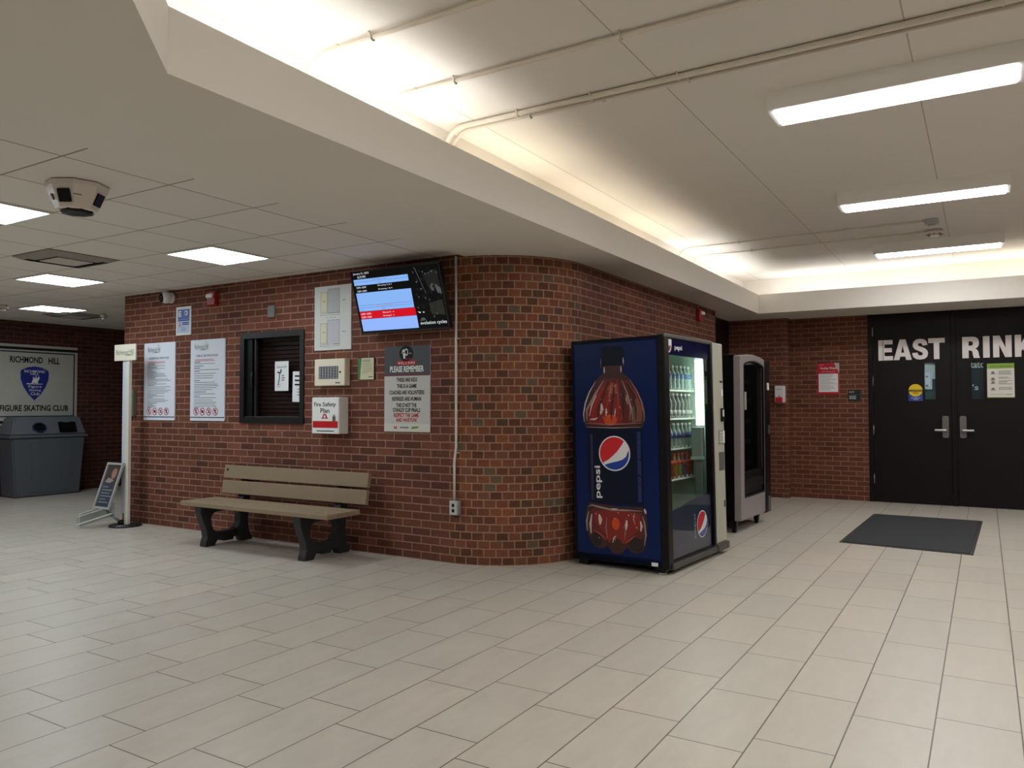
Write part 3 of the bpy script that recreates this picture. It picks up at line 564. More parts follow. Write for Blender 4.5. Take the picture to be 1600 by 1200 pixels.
# certificate
t = thing('certificate', 'small cream certificate with a green edge between panel and hockey poster', 'certificate', (-4.905, YA, 1.56)); q = MB(); q.loops([rect(0, 0, .198, .204)], mat('certificate_backing', (40, 52, 36), .4), .012, PM); q.build('plaque', t)
q = MB(); q.loops([[(.03, .004), (.194, .004), (.194, .2), (.05, .2), (.04, .12)]], mat('cream_print', (208, 204, 168), .5), .0008, PZ(.012)); q.build('sheet', t); q = MB(); q.loops([[(.004, .004), (.03, .004), (.04, .12), (.05, .2), (.004, .2)]], mat('green_swoosh', (70, 116, 62), .5), .0008, PZ(.012)); q.build('green_edge', t)
q = MB(); panel_bars(q, .06, .185, .185, 2, .014, .006, M_GREYINK, .013, 4, (.7, 1)); panel_bars(q, .055, .185, .15, 7, .014, .003, M_GREYINK, .013, 5, (.5, 1)); panel_bars(q, .13, .185, .03, 1, .01, .006, M_INK, .013, 6, (.9, 1)); q.build('text', t)
# fire safety plan box
t = thing('fire_plan_box', 'white fire safety plan box right of the ticket window', 'box', (-5.37, YA, 1.067)); q = MB(); q.box((0, -.12, 0), (.343, 0, .337), M_WHITE, .006); q.build('cabinet', t)
q = MB(); q.loops([rrect(.004, .004, .336, .333, .006)], mat('box_front_white', (232, 232, 230), .4), .004, PZ(.12)); q.build('door', t)
q = MB(); q.text('Fire', (.03, .251, .118, .290), M_INK, PZ(.1245), bold=.015); q.build('lettering', t); q = MB(); q.text('Safety', (.138, .242, .305, .291), M_INK, PZ(.1245), bold=.015); q.build('lettering', t); q = MB(); q.text('Plan', (.11, .192, .225, .236), M_INK, PZ(.1245), bold=.015); q.build('lettering', t)
q = MB(); q.loops([rect(.012, .055, .33, .117)], M_REDINK, .0008, PZ(.124)); q.build('red_band', t)
q = MB(); q.loops([[(.115, .14), (.215, .14), (.195, .15), (.185, .178), (.165, .186), (.145, .178), (.135, .15)]], M_REDINK, .0008, PZ(.124)); q.loops([rect(.155, .146, .175, .17)], M_WHITEINK, .0005, PZ(.1252)); q.build('helmet_print', t)
q = MB(); q.box((.268, -.132, .118), (.3, -.124, .162), mat('brass_key_box', (120, 112, 90), .4, metal=.5), .003); q.tube([(.284, -.128, .16), (.284, -.128, .18)], .006, M_GALV, 8); q.build('lock', t)
q = MB(); q.loops([rect(.06, .022, .28, .03)], M_INK, .0005, PZ(.124)); q.build('small_print', t)
# hockey poster
t = thing('reminder_poster', 'tall grey and white hockey reminder poster under the television', 'poster', (-4.588, YA, 1.096)); pw, ph = .512, .756
q = MB(); q.loops([rect(0, 0, pw, ph)], mat('poster_grey_white', (196, 194, 190), .5), .008, PM); q.build('board', t)
q = MB(); q.loops([rect(0, .505, pw, ph)], mat('poster_charcoal', (66, 66, 72), .5), .0006, PZ(.0082)); q.loops([rect(0, .492, pw, .506)], mat('poster_maroon', (108, 40, 52), .5), .0008, PZ(.0083)); q.build('header', t)
q = MB(); q.loops([circ(.25, .688, .078, .07)], M_INK, .0006, PZ(.009)); q.loops([[(.205, .715), (.225, .73), (.24, .65), (.222, .64)]], M_WHITEINK, .0005, PZ(.0098)); q.loops([[(.20, .70), (.235, .705), (.235, .695), (.20, .69)]], M_WHITEINK, .0005, PZ(.0098)); q.loops([circ(.25, .70, .02, .032), circ(.25, .70, .012, .022)[::-1]], M_WHITEINK, .0005, PZ(.0098)); q.loops([[(.275, .68), (.32, .685), (.29, .70)]], M_GREYINK, .0005, PZ(.0098)); q.text('storm', (.235, .635, .3, .65), M_REDINK, PZ(.0099), bold=.02); q.build('club_emblem', t)
q = MB(); q.loops([rect(.14, .588, .36, .622)], M_REDINK, .0006, PZ(.009)); q.text('W E L C O M E', (.155, .594, .345, .616), M_WHITEINK, PZ(.0098), bold=.02); q.build('welcome_tag', t); q = MB(); q.text('PLEASE REMEMBER', (.065, .525, .445, .58), M_WHITEINK, PZ(.0098), bold=.03); q.build('title', t)
for s_, x0_, x1_, z_ in (('THESE ARE KIDS', .14, .37, .44), ('THIS IS A GAME', .145, .365, .384), ('COACHES ARE VOLUNTEERS', .055, .45, .328), ('REFEREES ARE HUMAN', .09, .415, .272), ('THIS IS NOT THE', .135, .365, .216), ('STANLEY CUP FINALS', .1, .405, .173)): q = MB(); q.text(s_, (x0_, z_, x1_, z_ + .036), M_INK, PZ(.009), bold=.025); q.build('text_line', t)
q = MB(); q.text('RESPECT THE GAME', (.11, .128, .39, .164), M_REDINK, PZ(.009), bold=.025); q.build('red_text_line', t); q = MB(); q.text('AND HAVE FUN!', (.135, .087, .365, .122), M_REDINK, PZ(.009), bold=.025); q.build('red_text_line', t)
q = MB(); q.loops([rect(0, 0, pw, .07)], mat('poster_foot', (210, 208, 200), .5), .0006, PZ(.0085)); q.loops([circ(.13, .04, .02, .014), circ(.13, .045, .011, .008)[::-1]], M_REDINK, .0005, PZ(.0092)); q.loops([rect(.18, .032, .28, .044)], M_GREYINK, .0005, PZ(.0092)); q.loops([[(.30, .028), (.38, .034), (.39, .05), (.32, .046)]], M_GREENINK, .0005, PZ(.0092)); q.build('footer', t)
# television, tilted forward
TVW, TVH = .972, .556; tilt = math.atan2(.16, .53)
t = thing('television', 'wall television tilted forward showing a blue and red schedule', 'television', (-4.752, YA - .12, 1.968), rot=(tilt, 0, 0))
q = MB(); q.box((0, 0, 0), (TVW, .045, TVH), M_BLACK, .006); q.loops([rect(0, 0, TVW, TVH), rect(.011, .012, TVW - .011, TVH - .011)[::-1]], mat('gloss_black_bezel', (12, 12, 13), .2), .004, PM); q.build('casing', t)
q = MB(); q.loops([rect(.011, .012, TVW - .011, TVH - .011)], screen('screen_black', (4, 4, 5)), .001, PM); scr = q.build('screen', t)
M_SB = screen('screen_blue', (126, 168, 228)); M_SB2 = screen('screen_blue_violet', (136, 168, 236)); M_SR = screen('screen_red', (196, 8, 30)); M_SW = screen('screen_white', (214, 218, 226)); M_SK = screen('screen_line', (60, 84, 120)); M_SG = screen('screen_dark_grey', (26, 26, 25)); M_SG2 = screen('screen_grey', (74, 72, 78))
def V(f): return .012 + f * (TVH - .023)
q = MB(); D1, D2 = PZ(.0014), PZ(.002)
q.loops([rect(.022, V(.785), .63, V(.885))], M_SB, .0004, D1); q.loops([rect(.022, V(.355), .638, V(.66))], M_SB, .0004, D1); q.loops([rect(.022, V(.225), .645, V(.35))], M_SR, .0004, D1); q.loops([rect(.022, V(.02), .648, V(.222))], M_SB2, .0004, D1)
q.text('January 31, 2023', (.03, V(.955), .21, V(.995)), M_SW, D2); q.text('8:19 PM', (.075, V(.90), .165, V(.94)), M_SW, D2)
for fv in (.84, .45, .41): q.loops([rect(.03, V(fv), .625, V(fv) + .002)], M_SK, .0004, D2)
q.text('Wednesday Schedule', (.24, V(.853), .40, V(.873)), M_SK, D2); q.text('East', (.29, V(.80), .33, V(.82)), M_SK, D2); q.text('Time', (.035, V(.79), .065, V(.81)), M_SK, D2)
for fv, l_ in ((.735, 'Dressing 2 & 3'), (.675, 'Dressing 1 & 4')): q.text('7:00PM - 8:00PM', (.04, V(fv), .15, V(fv + .03)), M_SW, D2); q.text(l_, (.285, V(fv + .005), .44, V(fv + .035)), M_SW, D2)
q.text('Upcoming Rentals', (.23, V(.425), .42, V(.445)), M_SR, D2); q.text('West', (.285, V(.37), .325, V(.39)), M_SK, D2); q.text('Time', (.035, V(.365), .065, V(.385)), M_SK, D2)
for fv, l_ in ((.295, 'Shinny 3 - 4'), (.24, 'Dressing 2 - 5')): q.text('8:00PM - 9:00PM', (.035, V(fv), .15, V(fv + .03)), M_SW, D2); q.text(l_, (.285, V(fv), .41, V(fv + .03)), M_SW, D2)
q.build('schedule', scr)
q = MB(); rn = random.Random(5)
q.loops([[(.705, V(.98)), (.712, V(.98)), (.79, V(.55)), (.785, V(.55))]], M_SG2, .0004, D1); q.loops([[(.78, V(.85)), (.93, V(.92)), (.945, V(.62)), (.83, V(.6))]], M_SG, .0004, D1)
q.loops([[(.84, V(.66)), (.87, V(.72)), (.875, V(.58)), (.85, V(.6))]], M_SG2, .0004, D2); q.loops([[(.89, V(.70)), (.945, V(.62)), (.95, V(.53)), (.905, V(.55))]], M_SG2, .0004, D2)
q.loops([[(.80, V(.40)), (.94, V(.44)), (.95, V(.2)), (.81, V(.22))]], screen('screen_olive', (36, 38, 29)), .0004, D1)
for i in range(46): x_, y_ = rn.uniform(.67, .93), rn.uniform(.18, .95); q.loops([[(x_, V(y_)), (x_ + rn.uniform(.01, .03), V(y_ + .01)), (x_ + .012, V(y_ - .03))]], rn.choice([M_SG, M_SG2, M_SG]), .0004, PZ(.0022))
q.loops([[(.665, V(.28)), (.70, V(.27)), (.69, V(.25))]], M_SW, .0004, D2); q.loops([[(.72, V(.275)), (.74, V(.265)), (.725, V(.25))]], M_SW, .0004, D2)
q.text('evolution cycles', (.675, V(.05), .95, V(.12)), M_SW, PZ(.0026)); q.loops([circ(.71, V(.125), .03, .03, 12, .2, PI), ], M_SG2, .0003, PZ(.0018)); q.build('advert', scr)
q = MB(); q.box((.3, .04, .15), (.67, .075, .42), mat('tv_bracket', (30, 30, 32), .4, metal=.6), .004); q.box((.42, .07, .2), (.55, .184, .24), mat('tv_bracket', (30, 30, 32)), .004); q.build('bracket', t)
# conduit and outlet
t = thing('conduit', 'thin white conduit down the brick wall from ceiling to outlet', 'conduit', (-3.80, YA, .53)); q = MB(); q.tube([(0, -.016, 2.056), (.004, -.016, 1.2), (.006, -.016, .45), (-.012, -.016, .33), (-.012, -.016, 0)], .0105, mat('white_conduit', (216, 214, 208), .4), 10); q.build('pipe', t)
for z_ in (1.36, .40):
    q = MB(); q.box((-.006, -.022, z_ - .006), (.04, 0, z_ + .006), M_GALV, .002); q.build('strap', t)
t = thing('outlet', 'grey metal duplex outlet box low on the brick wall', 'outlet', (-3.80, YA, .47)); q = MB(); q.box((-.046, -.045, -.06), (.046, 0, .06), M_GALV, .005); q.build('box', t)
q = MB(); q.loops([rrect(-.04, -.056, .035, .056, .006)], mat('steel_faceplate', (206, 206, 204), .4, metal=.4), .003, PZ(.045)); q.build('faceplate', t)
for z_ in (-.022, .022): q = MB(); q.loops([circ(-.003, z_, .014, .016, 14)], M_BLACK, .002, PZ(.0475)); q.build('socket', t)

# ------------------------------------------------------------------ bench
BX0, BX1 = -6.54, -4.63
t = thing('bench', 'long tan plank bench with black side frames against the brick wall', 'bench', ((BX0 + BX1) / 2, 4.99, 0))
M_PLANK = mat('tan_recycled_plank', (140, 123, 99), .6, spec=.3, noise=.06, nscale=9); M_FRAME = mat('black_recycled_frame', (34, 35, 38), .55, noise=.15, nscale=60, bump=.2)
hw = (BX1 - BX0) / 2
for k in range(3):
    q = MB(); y0 = -.325 + k * .135; q.box((-hw, y0, .382), (hw, y0 + .128, .425), M_PLANK, .006); q.build('seat_plank', t)
bt = math.radians(-9)
for z0, z1, lab in ((.455, .585, 'back_plank'), (.605, .735, 'back_plank')):
    q = MB(); q.box((-hw, -.02, z0 - .45), (hw, .02, z1 - .45), M_PLANK, .006, Matrix.Translation((0, .155, .45)) @ Matrix.Rotation(bt, 4, 'X'))
    if z0 > .6: q.lathe([(.012, 0), (.012, .003)], M_BLACK, 12, Matrix.Translation((0, .155, .45)) @ Matrix.Rotation(bt, 4, 'X') @ Matrix.Translation((-hw + .05, -.02, .24)) @ PM)
    q.build(lab, t)
def arcpts(pts): return pts
outer = [(-.245, 0), (-.15, 0), (-.135, .03), (-.11, .055), (-.05, .062), (-.035, .035), (.06, .035), (.075, .062), (.14, .06), (.165, .03), (.18, 0), (.285, 0), (.29, .02), (.265, .06), (.245, .12), (.235, .2), (.245, .3), (.262, .42), (.305, .70), (.255, .72), (.195, .445), (.165, .382), (-.30, .382), (-.302, .33), (-.275, .25), (-.235, .16), (-.222, .09), (-.24, .04)]
inner = [(-.165, .145), (-.10, .115), (.06, .115), (.12, .135), (.15, .19), (.155, .26), (.13, .30), (.08, .325), (-.13, .325), (-.175, .305), (-.195, .26), (-.185, .2)]
SM = Matrix(((0, 0, 1, 0), (1, 0, 0, 0), (0, 1, 0, 0), (0, 0, 0, 1)))
for x_ in (-.76, .545):
    q = MB(); q.loops([outer, inner[::-1]], M_FRAME, .075, SM, .006); q.build('side_frame', t, (x_, 0, 0))

# ------------------------------------------------------------------ recycling bin, banner
t = thing('recycling_bin', 'grey plastic two-hole recycling bin standing below the skating club banner', 'bin', (-12.10, 6.27, 0), PI / 2)
M_BIN = mat('grey_bin_plastic', (86, 90, 96), .5, noise=.04, nscale=8); M_BIN2 = mat('grey_bin_lid', (96, 100, 106), .5)
def frustum(q, z0, z1, a, c, m, bev=0.0):
    b_ = bmesh.new(); bmesh.ops.create_cube(b_, size=1)
    for v in b_.verts:
        r_ = a if v.co.z < 0 else c
        v.co = Vector((r_[0] if v.co.x < 0 else r_[1], r_[2] if v.co.y < 0 else r_[3], z0 if v.co.z < 0 else z1))
    if bev: bmesh.ops.bevel(b_, geom=list(b_.edges), offset=bev, segments=2, affect='EDGES')
    q.bm(b_, m)
q = MB(); frustum(q, 0, .87, (-.46, .47, -.20, .2), (-.53, .53, -.225, .21), M_BIN, .02); frustum(q, .05, .80, (-.24, .30, -.208, -.15), (-.28, .34, -.229, -.15), M_BIN, .01); q.build('body', t)
q = MB(); frustum(q, .86, .905, (-.565, .565, -.245, .215), (-.565, .565, -.245, .215), M_BIN2, .012); frustum(q, .90, 1.17, (-.54, .545, -.235, .21), (-.44, .50, -.12, .19), M_BIN2, .02); lid = q.build('lid', t)
ft = math.atan2(.115, .27); HM = Matrix.Translation((0, -.24, .905)) @ Matrix.Rotation(-ft, 4, 'X') @ PM
q = MB(); q.loops([circ(-.14, .115, .105, .085, 8, PI / 8, PI / 8 + 2 * PI), circ(-.14, .115, .088, .07, 8, PI / 8, PI / 8 + 2 * PI)[::-1]], mat('navy_rim', (30, 36, 80), .5), .012, HM); q.loops([circ(-.14, .115, .09, .072, 8, PI / 8, PI / 8 + 2 * PI)], M_BLACK, .006, HM); q.build('bottle_opening', lid)
q = MB(); q.loops([rrect(.14, .03, .40, .20, .015)], M_BLACK, .008, HM); q.loops([rect(.22, .195, .31, .205)], M_GREYINK, .009, HM); q.build('waste_opening', lid)
k = 12.33 / 12.1
t = thing('banner', 'white skating club banner with navy border and blue crest', 'banner', (XL + .004, 5.02, 1.04), PI / 2); bw, bh = 1.885, 1.215
M_BAN = mat('banner_cloth', (184, 182, 174), .75, noise=.06, nscale=5, bump=.5); M_NAVY = mat('banner_navy', (26, 28, 60), .7)
q = MB(); q.loops([rect(0, 0, bw, bh)], M_BAN, .012, PM); q.build('cloth', t)
q = MB(); q.loops([rect(0, 1.135, bw - .0, 1.175)], M_INK, .001, PZ(.012)); q.loops([rect(0, .03, bw, .07)], M_INK, .001, PZ(.012))
q.loops([rect(-.0, .125, bw - .042, 1.112), rect(0, .142, bw - .06, 1.094)[::-1]], M_NAVY, .001, PZ(.0122)); q.build('border', t)
q = MB(); q.text('RICHMOND', (.884, .938, 1.357, 1.036), M_INK, PZ(.0125), bold=.03); q.build('lettering', t); q = MB(); q.text('HILL', (1.438, .938, 1.61, 1.036), M_INK, PZ(.0125), bold=.03); q.build('lettering', t); q = MB(); q.text('FIGURE SKATING CLUB', (.755, .212, 1.75, .305), M_INK, PZ(.0125), bold=.03); q.build('lettering', t)
sh = [(-.205, .155), (-.195, .19), (-.1, .235), (0, .25), (.1, .235), (.195, .19), (.205, .155), (.2, .05), (.16, -.06), (.09, -.17), (0, -.265), (-.09, -.17), (-.16, -.06), (-.2, .05)]
CMX = Matrix.Translation((1.24, 0, .640)) @ PZ(.0125)
q = MB(); q.loops([sh], mat('crest_white_edge', (170, 170, 176), .6), .001, CMX @ Matrix.Diagonal((1.04, 1.04, 1, 1))); q.loops([sh], mat('crest_blue', (26, 40, 130), .6), .001, CMX @ Matrix.Translation((0, 0, .001))); cr_o = q.build('crest', t)
q = MB(); C2 = CMX @ Matrix.Translation((0, 0, .0022)); q.text('RICHMOND', (-.15, .155, .15, .195), M_WHITEINK, C2, bold=.01); q.build('crest_lettering', cr_o); q = MB(); q.text('HILL', (-.06, .12, .06, .152), M_WHITEINK, C2, bold=.01); q.build('crest_lettering', cr_o); q = MB(); q.text('Figure', (-.09, -.085, .10, -.035), M_WHITEINK, C2); q.build('crest_lettering', cr_o); q = MB(); q.text('Skating', (-.08, -.135, .09, -.09), M_WHITEINK, C2); q.build('crest_lettering', cr_o); q = MB(); q.text('Club', (-.06, -.185, .07, -.14), M_WHITEINK, C2); q.build('crest_lettering', cr_o)
q = MB(); q.loops([[(-.05, .0), (.05, .0), (.045, .03), (.07, .06), (.06, .11), (.03, .06), (.02, .12), (.0, .06), (-.02, .1), (-.03, .04)]], M_WHITEINK, .0008, C2); q.loops([[(-.12, -.02), (.11, -.02), (.115, -.012), (-.115, -.006)]], M_WHITEINK, .0008, C2); q.loops([rect(-.04, -.012, -.03, .002), rect(.03, -.012, .04, .002)], M_WHITEINK, .0008, C2); q.build('winged_skate', cr_o)

# ------------------------------------------------------------------ sign post stand
t = thing('sign_stand', 'tall white sign post on a dark round base at the wall corner', 'sign stand', (-8.13, 5.115, 0))
q = MB(); q.lathe([(.165, 0), (.17, .008), (.165, .018), (.05, .026)], mat('dark_stand_base', (46, 46, 48), .4, metal=.4), 28); q.build('base', t)
q = MB(); q.box((.0, -.02, .02), (.06, .02, 1.84), mat('cream_post', (216, 212, 200), .4), .006); q.box((-.062, -.016, .14), (-.002, .016, 1.84), mat('cool_white_post', (196, 206, 220), .3), .004); q.build('post', t)
q = MB(); q.loops([rect(-.195, 1.83, .20, 2.01)], mat('header_cream', (222, 216, 200), .5), .012, PZ(.02)); hd = q.build('header_sign', t)
q = MB(); q.text('Richmond Hill', (-.16, 1.895, .16, 1.95), mat('dark_green_ink', (52, 66, 60)), PZ(.0325)); q.loops([[(-.02, 1.888), (.08, 1.896), (.18, 1.885), (.08, 1.884)]], M_GREENINK, .0006, PZ(.0325)); q.build('logo', hd)
PT = Matrix.Translation((-.12, -.20, .20)) @ Matrix.Rotation(math.radians(-19), 4, 'X')
q = MB(); q.loops([rect(-.15, 0, .15, .52), rect(-.125, .025, .125, .495)[::-1]], mat('silver_snap_frame', (178, 180, 180), .4, metal=.3), .02, PT @ PM); fr_ = q.build('poster_frame', t)
q = MB(); q.loops([rect(-.125, .025, .125, .495)], mat('poster_navy_grey', (58, 64, 74), .4), .008, PT @ PM); q.loops([[(-.125, .33), (-.03, .31), (.06, .28), (.125, .30), (.125, .495), (-.125, .495)]], mat('poster_dark_photo', (64, 52, 50), .5), .0006, PT @ PZ(.008)); q.loops([circ(.03, .40, .045, .06)], mat('poster_skin', (150, 112, 94), .5), .0006, PT @ PZ(.009)); q.loops([[(-.09, .30), (.0, .29), (.06, .32), (.02, .34), (-.06, .35)]], mat('poster_sleeve', (140, 132, 128), .5), .0006, PT @ PZ(.009))
for i in range(6): q.loops([rect(-.1, .07 + i * .034, -.1 + (.18, .12, .2, .15, .19, .1)[i], .082 + i * .034)], mat('poster_pale_line', (120, 128, 138), .5), .0005, PT @ PZ(.009))
q.build('poster', fr_)
q = MB(); M_ACR = glass_mat('clear_acrylic', (.86, .88, .88), 1.5, .05); M_ACE = mat('acrylic_edge', (190, 194, 192), .25)
T2 = Matrix.Translation((-.135, -.235, .075)) @ Matrix.Rotation(math.radians(31), 4, 'Z') @ Matrix.Rotation(math.radians(-18), 4, 'Y') @ Matrix.Rotation(math.radians(-25), 4, 'X')
q.box((-.2, 0, 0), (.2, .006, .15), M_ACR, 0, T2); q.box((-.2, -.06, 0), (.2, .0, .006), M_ACR, 0, T2); q.box((-.2, -.06, 0), (.2, -.055, .09), M_ACR, 0, T2)
for a_, c_ in (((-.2, -.002, .146), (.2, .008, .152)), ((-.2, -.062, .086), (.2, -.053, .092)), ((-.2, -.064, -.002), (.2, -.055, .008)), ((-.203, -.002, 0), (-.197, .008, .15)), ((.197, -.002, 0), (.203, .008, .15))): q.box(a_, c_, M_ACE, 0, T2)
q.build('brochure_tray', t)
q = MB(); q.tube([(-.02, 0, .02), (-.06, -.09, .1), (-.11, -.19, .21)], .014, M_GALV, 8); q.lathe([(.035, .02), (.035, .05), (.02, .07)], M_BLACK, 14, Matrix.Translation((-.03, -.03, 0))); q.build('bracket', t)

# ------------------------------------------------------------------ things at the rink doors
t = thing('soap_dispenser', 'white dispenser with a red lower band on the brick pilaster', 'dispenser', (-2.508, YP, 1.365)); q = MB(); q.box((-.072, -.095, 0), (.072, 0, .245), mat('dispenser_white', (226, 222, 220), .35), .018, seg=3); q.build('housing', t)
q = MB(); q.box((-.058, -.1, .004), (.045, -.02, .082), mat('dispenser_red', (196, 28, 40), .4), .01); q.build('push_bar', t); q = MB(); q.loops([[(-.02, .085), (.015, .085), (-.002, .11)]], M_GREYINK, .001, PZ(.0952)); q.build('drop_symbol', t); q = MB(); q.loops([rect(-.045, .19, .03, .197)], M_GREYINK, .0006, PZ(.0952)); q.build('name_strip', t)
t = thing('facility_notice', 'red framed facility notice on the brick wall beside the doors', 'sign', (-2.04, YD, 1.482)); q = MB(); q.loops([rect(0, 0, .29, .446)], mat('notice_red', (186, 24, 44), .4), .01, PM); q.build('board', t)
q = MB(); q.loops([rect(.018, .035, .275, .295)], M_PAPER, .0008, PZ(.01)); q.build('sheet', t); q = MB(); panel_bars(q, .03, .262, .28, 11, .021, .005, M_GREYINK, .0112, 9, (.6, 1)); q.build('body_text', t)
q = MB(); q.text('Facility Watch', (.045, .35, .26, .388), M_WHITEINK, PZ(.0105), bold=.015); q.loops([rect(.02, .415, .09, .424)], mat('pink_print', (220, 130, 140), .5), .0006, PZ(.0102)); q.loops([rect(.05, .32, .24, .33)], mat('pink_print', (220, 130, 140)), .0006, PZ(.0102)); q.build('heading', t); q = MB(); q.loops([[(.225, .446), (.29, .446), (.29, .30)]], mat('notice_grey_corner', (186, 182, 184), .4), .0008, PZ(.0105)); q.build('corner_flash', t)
t = thing('room_sign', 'small dark green room sign beside the left rink door', 'sign', (-1.634, YD, 1.383)); q = MB(); q.loops([rrect(0, 0, .158, .16, .006)], mat('room_sign_green', (22, 36, 28), .35), .006, PM); q.build('plate', t); q = MB(); q.text('B 117', (.014, .118, .075, .142), M_WHITEINK, PZ(.0065), bold=.02); q.build('lettering', t); q = MB(); q.loops([rect(.012, .092, .146, .095)], M_GREYINK, .0005, PZ(.0062)); q.build('divider', t); q = MB(); q.text('SOUTH', (.014, .057, .1, .078), M_WHITEINK, PZ(.0065), bold=.02); q.build('lettering', t); q = MB(); q.text('FOYER', (.014, .03, .1, .051), M_WHITEINK, PZ(.0065), bold=.02); q.build('lettering', t)
YF = YD + .01
t = thing('caution_sticker', 'round yellow caution sticker with a blue base on the left rink door', 'sticker', (-0.881, YF, 1.384)); q = MB(); q.loops([rect(0, 0, .172, .11)], mat('sticker_blue', (32, 62, 150), .4), .001, PM); q.loops([circ(.086, .145, .084)], mat('sticker_yellow', (232, 200, 20), .4), .001, PZ(.0008)); q.build('sheet', t)
q = MB(); q.loops([rect(.006, .125, .166, .153)], M_INK, .0005, PZ(.002)); q.text('CAUTION', (.016, .13, .156, .148), mat('sticker_yellow', (232, 200, 20)), PZ(.0028), bold=.02); panel_bars(q, .05, .125, .118, 2, .014, .005, M_INK, .002, 3, (.8, 1)); q.text('AUTOMATIC\nDOOR', (.03, .014, .142, .05), M_WHITEINK, PZ(.0022), bold=.01); q.build('print', t)
t = thing('notice_sheet', 'white notice with a green heading on the right rink door', 'notice', (0.031, YF, 1.423)); q = MB(); q.loops([rect(0, 0, .297, .442)], mat('notice_ivory', (224, 220, 208), .5), .0015, PM); q.build('sheet', t)
q = MB(); q.loops([rect(0, .375, .297, .442)], mat('notice_green', (138, 172, 66), .5), .0006, PZ(.0015)); q.loops([rect(0, 0, .297, .008)], mat('notice_green', (138, 172, 66)), .0006, PZ(.0015)); q.text('SAFETY MEASURES', (.03, .39, .27, .412), mat('dark_olive_ink', (90, 120, 40), .6), PZ(.0022), bold=.02); q.build('heading', t)
q = MB()
for i, (y_, n_) in enumerate(((.345, 4), (.265, 2), (.22, 4), (.135, 3))):
    panel_bars(q, .125, .275, y_, n_, .014, .006, M_GREYINK, .0016, 20 + i, (.6, 1))
    q.loops([circ(.064, y_ - .02, .02, .014)], M_GREYINK, .0005, PZ(.0016))
    q.loops([rect(.036, y_ - .042, .092, y_ - .034)], M_GREYINK, .0005, PZ(.0016))
panel_bars(q, .03, .2, .045, 1, .01, .004, M_GREYINK, .0016, 30, (.9, 1)); q.loops([rect(.2, .038, .27, .046)], mat('dark_olive_ink', (90, 120, 40)), .0005, PZ(.0016)); q.build('print', t)
# mat
t = thing('door_mat', 'dark grey ribbed entrance mat on the tiles before the rink doors', 'mat', (-0.64, 9.19, 0))
mc = [(-1.224, 8.076), (-1.177, 10.38), (-0.041, 10.362), (-0.107, 7.981)]; mc = [(x_ + .64, y_ - 9.19) for x_, y_ in mc]
q = MB(); q.loops([mc], mat('rubber_mat_edge', (52, 50, 48), .6), .006); q.build('border', t)
cxm = sum(p[0] for p in mc) / 4; cym = sum(p[1] for p in mc) / 4
q = MB(); q.loops([[(cxm + (x_ - cxm) * .95, cym + (y_ - cym) * .975) for x_, y_ in mc]], mat('charcoal_mat_pile', (62, 64, 66), .95, spec=.1, noise=.35, nscale=120, bump=.8), .005, Matrix.Translation((0, 0, .006))); q.build('pile', t)

# ------------------------------------------------------------------ cola machine
M_VBLUE = mat('vending_blue', (0, 25, 76), .3, spec=.25); M_COIN = mat('putty_coin_panel', (168, 166, 150), .45)
vm_rot = (Matrix.Rotation(math.radians(-4), 4, 'Z') @ Matrix.Rotation(math.radians(-1.05), 4, 'Y')).to_euler()
t = thing('vending_machine', 'blue cola vending machine with a giant bottle print on its side', 'vending machine', (-2.14, 5.79, 0.0), rot=vm_rot)
ZB, ZTOP, YW = .062, 1.875, 1.265
q = MB(); X0, X1 = -.81, -.03
q.box((X0, 0, ZB), (X1, .02, ZTOP), M_VBLUE, .003); q.box((X0, YW - .02, ZB), (X1, YW, ZTOP), M_VBLUE, .003); q.box((X0, 0, ZB), (X0 + .03, YW, ZTOP), M_BLACK); q.box((X0, 0, ZB), (X1, YW, .12), M_BLACK); q.box((X0, 0, ZTOP - .03), (X1, YW, ZTOP + .006), M_BLACK, .003)
q.build('cabinet', t)
M_LINER = mat('pale_green_liner', (170, 192, 178), .5)
q = MB(); q.box((X0 + .03, .02, .12), (X0 + .12, YW - .02, ZTOP - .03), M_LINER); q.box((X0 + .1, .02, .12), (X1, .05, ZTOP - .03), M_LINER); q.box((X0 + .1, YW - .05, .12), (X1, YW - .02, ZTOP - .03), M_LINER); q.box((X0 + .1, .05, .12), (X1, YW - .05, .16), M_LINER); q.box((X0 + .1, .05, ZTOP - .06), (X1, YW - .05, ZTOP - .03), M_LINER); q.build('liner', t)
q = MB()
q.box((-.03, -.002, ZB - .01), (.035, .095, ZTOP + .012), M_BLACK, .01); q.box((-.03, .975, .10), (.035, 1.02, ZTOP + .012), M_BLACK, .006); q.box((-.03, .0, ZTOP - .012), (.038, 1.02, ZTOP + .022), mat('dark_grey_trim', (70, 66, 62), .45), .008); q.box((-.03, .09, .075), (.03, .98, .10), M_BLACK)
q.box((-.02, .06, .035), (.05, 1.0, .085), mat('dark_grey_trim', (70, 66, 62)), .01); q.build('door_frame', t)
q = MB(); q.box((.008, .09, .10), (.016, .98, ZTOP - .012), glass_mat('vending_glass', (.93, .97, .95), 1.62)); q.build('glass_door', t)
q = MB(); q.box((.0165, .092, 1.73), (.021, .978, ZTOP - .012), mat('header_navy', (12, 18, 56), .12)); hd = q.build('header_panel', t)
YM = Matrix(((0, 0, 1, 0), (1, 0, 0, 0), (0, 1, 0, 0), (0, 0, 0, 1)))   # local xy -> object yz, z -> object +x
